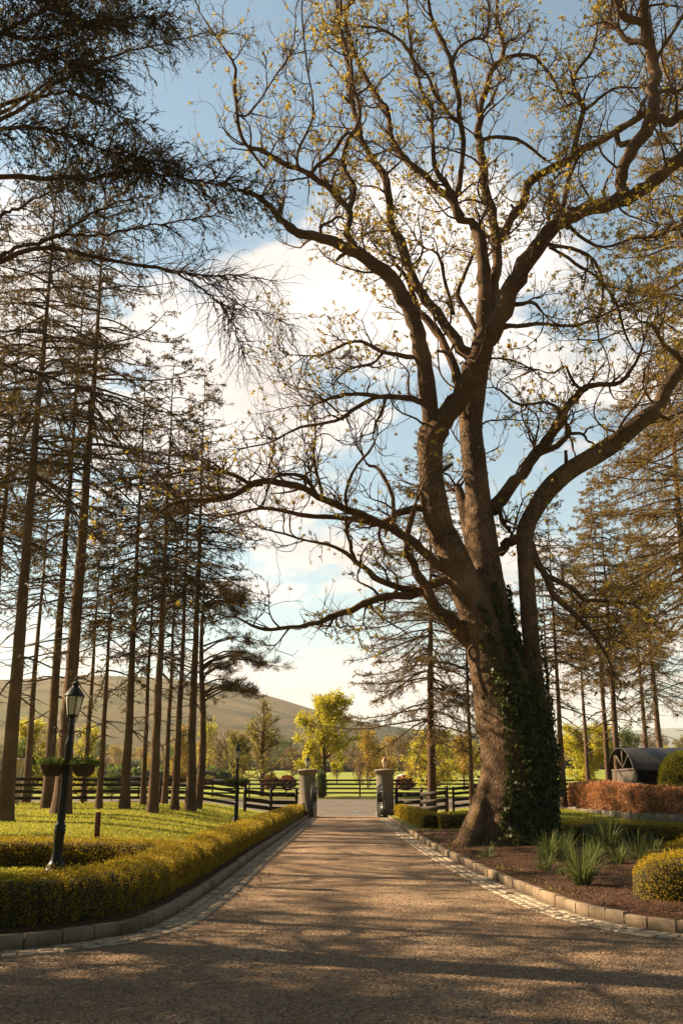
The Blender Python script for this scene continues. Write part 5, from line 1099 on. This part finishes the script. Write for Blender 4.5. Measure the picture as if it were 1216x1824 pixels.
lamp_post('lamp_post', (x1, D1, float(HL(x1, D1))), (0, R_(2.3), 0), 'tall black lamp post nearest, rising between the two left hedges')
def tilt_pt(x, z): return x1 + z * math.sin(R_(2.3)) + x * math.cos(R_(2.3)), z * math.cos(R_(2.3)) + float(HL(x1, D1))
for s, lb in ((-1, 'left hanging basket of the near lamp post'), (1, 'right hanging basket of the near lamp post')):
    tx, tz = tilt_pt(s * .27, 2.29); basket((tx, D1, tz - .52), lb, 5 + s)
D2 = 41.5; x2 = gx(420, D2); lamp_post('lamp_post', (x2, D2, float(HL(x2, D2))), (0, 0, 0), 'smaller looking far black lamp post beside the long hedge near the gate').scale = (.93,) * 3
for s, lb in ((-1, 'left hanging basket of the far lamp post'), (1, 'right hanging basket of the far lamp post')): basket((x2 + s * .25, D2, float(HL(x2, D2)) + 2.10 * .93 - .42), lb, 15 + s)
for px_, lb, wd, mt in ((547.5, 'left grey rendered gate pillar with black lantern above', .84, 'iron'), (685.5, 'right grey rendered gate pillar with copper lantern above', .86, 'copper')):
    x = gx(px_, 55.2, 1.2); root = empty('gate_pillar', (x, 55.2, 0), 0, lb, 'pillar', 'gate pillars')
    mb = MB(); mb.lathe([(wd / 2 + .03, -.05), (wd / 2 + .03, .22), (wd / 2, .26), (wd / 2, 2.12)], square=True, cap=False); mb.build('shaft', M['pillar'], root)
    mb = MB(); mb.lathe([(wd / 2 - .01, 2.10), (wd / 2 + .02, 2.14), (wd / 2 + .02, 2.18), (wd / 2 + .06, 2.24), (wd / 2 + .10, 2.30), (wd / 2 + .10, 2.38), (wd / 2 + .05, 2.405), (.05, 2.43)], square=True); mb.build('capstone', M['pillar'], root)
    l = empty('pillar_lantern', (x, 55.2, 2.42), 0, ('black' if mt == 'iron' else 'copper') + ' lantern standing on the %s gate pillar' % ('left' if mt == 'iron' else 'right'), 'lantern'); lt = lantern(l, 0, M[mt], .95); 
    for c in kids(lt): c.parent = l
    bpy.data.objects.remove(lt)
for s, px_, ang in ((-1, 563.5, 97), (1, 671.5, 82)):
    x = gx(px_, 54.8, 1); root = empty('iron_gate', (x, 54.75, .02), R_(-ang), ('left' if s < 0 else 'right') + ' black iron gate leaf standing open against its pillar', 'gate', 'gate leaves')
    mb = MB(); Lg = 1.7
    for z in (.08, .62, .70, 1.25): mb.beam((.02, 0, z), (Lg, 0, z), .04, .05)
    for xx in (.02, Lg): mb.beam((xx, 0, .02), (xx, 0, 1.5), .05, .05)
    t = np.linspace(0, 1, 14); mb.tubes(np.stack([.02 + (Lg - .02) * t, 0 * t, 1.46 + .22 * np.sin(t * PI / 2)], 1), np.full(14, .022), 6)
    mb.build('frame', M['iron'], root); mb = MB()
    for k in range(1, 15): xx = Lg * k / 15; mb.beam((xx, 0, .68), (xx, 0, 1.46 + .22 * math.sin(k / 15 * PI / 2)), .018, .018)
    mb.build('bars', M['iron'], root); mb = MB(); mb.box((Lg / 2, 0, .35), (Lg - .05, .015, .52)); mb.build('panel', M['iron'], root)
# cream stone post with flared top behind the leftmost trunk
x = gx(29, 50, 2); root = empty('stone_post', (x, 50, float(HL(x, 50))), 0, 'cream stone pillar with flared cap behind the leftmost trunk', 'pillar')
mb = MB(); mb.lathe([(.2, -.1), (.2, 1.3)], square=True, cap=False); mb.build('shaft', M['cream'], root); mb = MB(); mb.lathe([(.17, 1.28), (.22, 1.32), (.2, 1.36), (.27, 1.95), (.31, 1.98), (.31, 2.06), (.27, 2.10), (0.01, 2.11)], square=True, cap=False); mb.build('capstone', M['cream'], root)
# short red-brown marker post on the lawn
x = gx(171, 24.6); mb = MB(); mb.box((0, 0, .36), (.12, .12, .84), .3, .012); o = mb.build('marker_post', M['post']); o.location = (x, 24.6, float(HL(x, 24.6))); tag(o, 'short red-brown square timber post on the left lawn', 'post')

# ------------------------------------------------------------------ corrugated shed
def shed():
    ax_, ay, bx_, by = 14.45, 51.3, 14.6, 56.0; Ln = 12.0; root = empty('shed', (ax_, ay, float(HR(ax_, ay))), 0, 'dark barrel-roofed corrugated shed behind the copper beech hedge', 'shed')
    z0 = float(HR(ax_, ay)); W = by - ay; eave = 2.35 - z0; rise = 1.12
    # arc across y, extruded along x with corrugations
    n = 26; m = 241; a = np.linspace(-1, 1, n); yy = W / 2 + a * (W / 2 + .18); zz = eave + rise * (1 - a ** 2) ** .72 - .02
    xs = np.linspace(-.12, Ln, m); V = np.zeros((m, n, 3)); c = .020 * np.sin(xs / .125 * 2 * PI)
    V[:, :, 0] = xs[:, None]; V[:, :, 1] = yy[None]; V[:, :, 2] = zz[None] + c[:, None] + .03 * (np.floor(xs / 2.4) % 2)[:, None] * .3; V = V.reshape(-1, 3)
    i = np.arange(m - 1)[:, None]; j = np.arange(n - 1)[None]; mb = MB(); mb.add(V, np.stack([i * n + j, (i + 1) * n + j, (i + 1) * n + j + 1, i * n + j + 1], -1).reshape(-1, 4)); rf = mb.build('roof', M['tin'], root, True)
    mb = MB(); r = np.stack([np.full(n, -.14), yy, zz + .0], 1); mb.tubes(r, np.full(n, .035), 6); mb.build('roof_edge', M['tin'], rf)
    # gable of upright boards, open above with bracing
    mb = MB(); k = 0; y = .05
    while y < W - .05:
        h = min(eave + .02, eave) ; mb.box((.0, y + .10, h / 2), (.03, .175, h + random.uniform(-.03, .03)), 0, .004); y += .20
    mb.build('gable_boards', M['board'], root)
    mb = MB(); mb.beam((0, 0, eave), (0, W, eave), .08, .12); mb.beam((0.02, W / 2, eave), (0.02, W / 2, eave + rise - .05), .08, .08); mb.beam((.02, W / 2, eave + .1), (.02, W * .22, eave + rise * .72), .06, .07); mb.beam((.02, W / 2, eave + .1), (.02, W * .78, eave + rise * .72), .06, .07); mb.build('gable_bracing', M['board'], root)
    mb = MB()
    for xx in (0.05, 3, 6, 9, Ln - .1): mb.box((xx, .03, eave / 2), (.14, .14, eave)); 
    mb.beam((0, .03, eave - .02), (Ln, .03, eave - .02), .1, .16); mb.build('front_frame', M['fence'], root)
    mb = MB(); mb.box((Ln / 2, W, eave / 2), (Ln, .05, eave)); mb.box((Ln, W / 2, eave / 2 + .2), (.05, W - .1, eave + .4)); mb.build('back_wall', M['fence'], root)
shed()

# ------------------------------------------------------------------ strap-leaved clumps in the bed
def clump(px, py, h, nb, label, seed, dead=0):
    rng = np.random.default_rng(seed); p = onz(px, py, .14); root = empty('strap_leaf_clump', (p[0], p[1], float(HR(p[0], p[1])) + .02), 0, label, 'plant', 'strap-leaved clumps in the bed')
    def blades(nb, h, wd, mat, nm, drp):
        a = rng.uniform(0, 2 * PI, nb); r0 = .10 * np.sqrt(rng.random(nb)); sp = rng.uniform(.08, .75, nb) ** 1.2; nb_ = nb; L_ = h * rng.uniform(.65, 1.2, nb); n = 7; P = np.zeros((nb, n, 3)); p_ = np.stack([r0 * np.cos(a), r0 * np.sin(a), 0 * a - .02], 1); P[:, 0] = p_
        th = sp * .7
        for k in range(1, n): th = th + sp * drp * (k / n); p_ = p_ + np.stack([np.sin(th) * np.cos(a), np.sin(th) * np.sin(a), np.cos(th)], 1) * (L_ / (n - 1))[:, None]; P[:, k] = p_
        side = np.stack([-np.sin(a), np.cos(a), 0 * a], 1)[:, None] * (wd * np.array([.7, 1, 1, .95, .8, .55, .08]))[None, :, None] * rng.uniform(.6, 1.2, nb)[:, None, None] / 2
        V = np.stack([P - side, P + side], 2).reshape(-1, 3); q = np.array([(2 * k, 2 * k + 1, 2 * k + 3, 2 * k + 2) for k in range(n - 1)]); mb = MB(); mb.add(V, (np.arange(nb)[:, None, None] * 2 * n + q[None]).reshape(-1, 4)); mb.build(nm, mat, root)
    blades(int(nb * 1.5), h * 1.12, .021, M['iris'], 'leaves', .85)
    if dead: blades(dead, h * .8, .02, M['dead'], 'dead_leaves', .9)
for k, a in enumerate(((1036, 1578, .62, 110, 'nearest strap-leaved clump, alone in front of the others', 9), (975, 1535, .55, 60, 'strap-leaved clump at the right foot of the old tree', 6), (1010, 1512, .5, 50, 'arching clump between the tree foot and the tallest clump', 8), (1082, 1518, .72, 90, 'tallest strap-leaved clump in the middle of the bed', 4), (1050, 1492, .6, 60, 'clump at the back of the bed left of the tallest', 4), (1135, 1532, .52, 60, 'clump just left of the golden hedge block', 8), (1115, 1498, .5, 50, 'clump behind, in front of the curving back hedge', 5), (1160, 1510, .42, 34, 'small clump at the far right of the bed', 3), (868, 1527, .30, 22, 'tiny clump in front of the root flare', 0), (1000, 1560, .26, 18, 'tiny low clump left of the nearest one', 4), (945, 1508, .5, 40, 'dark clump tucked against the tree trunk', 2), (1058, 1505, .62, 80, 'dense clump directly left of the tallest one', 5), (1100, 1540, .4, 50, 'low spreading clump in front of the tallest one', 8), (1025, 1495, .55, 70, 'upright clump at the back beside the golden hedge', 3), (1002, 1534, .5, 60, 'clump right of the one at the tree foot', 5), (1058, 1538, .46, 60, 'low clump behind and right of the nearest one', 4), (1140, 1488, .55, 70, 'clump under the bend of the back hedge', 4), (1090, 1482, .55, 60, 'half hidden clump touching the back hedge', 3), (1160, 1536, .45, 50, 'clump beside the left end of the hedge block', 3), (968, 1552, .35, 36, 'low clump out in front of the tree foot', 4))):
    clump(a[0], a[1], a[2], a[3], a[4], 60 + k, a[5])

# ------------------------------------------------------------------ sheep in the field
def sheep(px, D, label, rz):
    x = gx(px, D, 3); root = empty('sheep', (x, D, float(GZ(x, D))), rz, label, 'sheep', 'sheep grazing in the field'); bm_ = MB(); t = np.linspace(0, 1, 12)
    bm_.tubes(np.stack([-.5 + t * 1.0, 0 * t, .62 + .03 * np.sin(t * 6)], 1), .28 * np.sin(np.clip(t * .92 + .05, 0, 1) * PI) ** .45, 12)
    bm_.tubes(np.array([(.42, 0, .66), (.58, 0, .62), (.72, 0, .42), (.80, 0, .30)]), np.array([.15, .12, .09, .04]), 8)
    for sx in (-.3, .3):
        for sy in (-.12, .12): bm_.tubes(np.array([(sx, sy, .45), (sx + .02, sy, .22), (sx, sy, 0)]), np.array([.07, .04, .035]), 6)
    bm_.build('body', M['wool'], root, True)
for a in ((199, 116, 'sheep in the upper field among the left trunks', .4), (470, 128, 'sheep near the foot of the slender upright tree', 2), (716, 122, 'sheep right of the gate above the red bush', 3), (538, 150, 'distant sheep just left of the left gate pillar', 1), (745, 160, 'distant sheep left of the layered conifer trunk', 5)): sheep(*a)
# puddle on the road
mb = MB(); a = np.linspace(0, 2 * PI, 25)[:-1]; p = (gx(641, 61), 61.0); V = [(p[0] + .36 * math.cos(t) * (1 + .3 * math.sin(3 * t)), p[1] + .5 * math.sin(t) + .6 * math.cos(t), float(GZ(0, p[1] + .5 * math.sin(t) + .6 * math.cos(t))) + .062) for t in a]
V.append((p[0], p[1], float(GZ(0, p[1])) + .062)); mb.add(V, None, [(k, (k + 1) % 24, 24) for k in range(24)]); mb.build('water', M['water'])['kind'] = 'structure'

# ------------------------------------------------------------------ ground litter: grass blades, chips, loose stones
def scatter_blades(name, n, xr, yr, H, keep, h, mat, seed, wd=.010):
    rng = np.random.default_rng(seed); u = rng.random(n); y = yr[0] * (yr[1] / yr[0]) ** u; x = rng.uniform(xr[0], xr[1], n) * (y / yr[1] if xr[2] else 1); k = keep(x, y); x, y = x[k], y[k]; n = len(x)
    z = H(x, y) - .005; D = norm(np.stack([rng.normal(0, .35, n), rng.normal(0, .35, n), np.ones(n)], 1)); mb = MB(); mb.leaves(np.stack([x, y, z], 1), D, h * rng.uniform(.5, 1.3, n) * (1 + y / 60), wd * (1 + y / 25), rng); o = mb.build(name, mat); o['kind'] = 'stuff'; return o
cl_, cr_ = LK[np.argsort(LK[:, 1])], RK[np.argsort(RK[:, 1])]
lx = lambda y: np.interp(y, cl_[:, 1], cl_[:, 0]); rx = lambda y: np.interp(y, cr_[:, 1], cr_[:, 0])
scatter_blades('grass', 150000, (-26, -1.5, True), (17, 54), HL, lambda x, y: (x < lx(y) - 1.25), .04, M['blade'], 1)
scatter_blades('grass', 50000, (2.6, 22, True), (26, 54), HR, lambda x, y: (x > rx(y) + .5) & ~((y < 35.5) & (x < 9.6)), .04, M['blade'], 2)
rng = np.random.default_rng(9); n = 16000; y = 10.8 * (35 / 10.8) ** rng.random(n); x = rx(y) + .2 + rng.random(n) * (5.2 - np.clip(y - 26, 0, 9) * .35); z = HR(x, y) + .03 + rng.random(n) * .035
mb = MB(); mb.leaves(np.stack([x, y, z], 1), norm(np.stack([rng.normal(0, 1, n), rng.normal(0, 1, n), rng.normal(0, .25, n)], 1)), rng.uniform(.02, .07, n), rng.uniform(.008, .025, n), rng); M['chips'] = leaf_mat('bark_chips', [(.07, .035, .02), (.16, .085, .05), (.26, .15, .10), (.10, .05, .03)], .05, .8); mb.build('bark_chips', M['chips'])['kind'] = 'stuff'
# weeds and moss tufts in the bed, fallen leaves
scatter_blades('weeds', 26000, (1.5, 12, False), (10.6, 34), HR, lambda x, y: (x > rx(y) + .2) & (x < rx(y) + 5.0) & (wav(x, y, 2.2, 1) + rng.normal(0, .25, len(x)) > .40 + .25 * (x > rx(y) + .6)), .06, M['blade'], 3, .012)
n = 900; y = 6.6 * (40 / 6.6) ** rng.random(n); x = rng.uniform(-.5, .5, n) * y; x = np.where(rng.random(n) < .6, np.where(rng.random(n) < .5, lx(y) + .44 + rng.exponential(.12, n), rx(y) - .44 - rng.exponential(.12, n)), x); k = (x > lx(y) + .44) & (x < rx(y) - .44); x, y = x[k], y[k]; n = len(x)
mb = MB(); mb.leaves(np.stack([x, y, .012 + rng.random(n) * .02], 1), norm(np.stack([rng.normal(0, 1, n), rng.normal(0, 1, n), rng.normal(0, .2, n)], 1)), rng.uniform(.02, .06, n), rng.uniform(.015, .035, n), rng); mb.build('fallen_leaves', M['dead'])['kind'] = 'stuff'
n = 60000; y = 6.5 * (26 / 6.5) ** (rng.random(n)); x = rng.uniform(-1, 1, n) * .42 * y; k = (x > lx(y) + .45) & (x < rx(y) - .45); x, y = x[k], y[k]; n = len(x); s = rng.uniform(.005, .013, n)
off_ = np.array([(1, 0, 0), (0, 1, 0), (-1, 0, 0), (0, -1, 0), (0, 0, .9)], float); th = rng.uniform(0, 6.28, n); V = off_[None] * (s[:, None, None] * rng.uniform(.6, 1.3, (n, 5, 1))); c_, s_ = np.cos(th)[:, None], np.sin(th)[:, None]
Vx = V[:, :, 0] * c_ - V[:, :, 1] * s_; Vy = V[:, :, 0] * s_ + V[:, :, 1] * c_; V = np.stack([Vx + x[:, None], Vy + y[:, None], V[:, :, 2] + .0015], 2).reshape(-1, 3)
mb = MB(); mb.add(V, None, (np.arange(n)[:, None, None] * 5 + np.array([(0, 1, 4), (1, 2, 4), (2, 3, 4), (3, 0, 4)])[None]).reshape(-1, 3)); M['stones'] = leaf_mat('loose_stones', [(.22, .145, .085), (.33, .23, .14), (.43, .32, .21), (.14, .09, .055)], .0, .85); mb.build('loose_stones', M['stones'])['kind'] = 'stuff'
for k_, (r_, _, _, u_) in dec_src.items():
    if not u_:
        for c in kids(r_): bpy.data.objects.remove(c)
        bpy.data.objects.remove(r_)
# one label for every far tree: count along the treeline from the left
ORD = ['first', 'second', 'third', 'fourth', 'fifth', 'sixth', 'seventh', 'eighth', 'ninth', 'tenth', 'eleventh', 'twelfth', 'thirteenth', 'fourteenth', 'fifteenth', 'sixteenth', 'seventeenth', 'eighteenth', 'nineteenth', 'twentieth'] + ['twenty-' + q for q in ('first', 'second', 'third', 'fourth', 'fifth', 'sixth', 'seventh', 'eighth', 'ninth')]
for gname in ('treeline beyond the field', 'small trees in the field', 'conifers left of the picture', 'unseen conifers added around the viewer'):
    by = {}
    for o in bpy.data.objects:
        if o.get('group') == gname and not o.get('label', '').startswith('near'): by.setdefault(o['label'], []).append(o)
    for lb, lst in by.items():
        lst.sort(key=lambda o: o.location.x / max(o.location.y, 1))
        for k, o in enumerate(lst): o['label'] = ORD[k] + ' from the left, ' + lb
# ------------------------------------------------------------------ the air between here and the hills
hz = bpy.data.materials.new('haze'); hz.use_nodes = True; t_ = hz.node_tree
for n in list(t_.nodes): t_.nodes.remove(n)
o_ = t_.nodes.new('ShaderNodeOutputMaterial'); v_ = t_.nodes.new('ShaderNodeVolumePrincipled'); v_.inputs['Color'].default_value = (.90, .93, .98, 1); v_.inputs['Density'].default_value = .00017; v_.inputs['Anisotropy'].default_value = .2
t_.links.new(v_.outputs[0], o_.inputs['Volume'])
mb = MB(); mb.box((0, 4470, 300), (30000, 9460, 602.2)); hb = mb.build('haze', hz); tag(hb, kind='stuff')
#SECTION-END
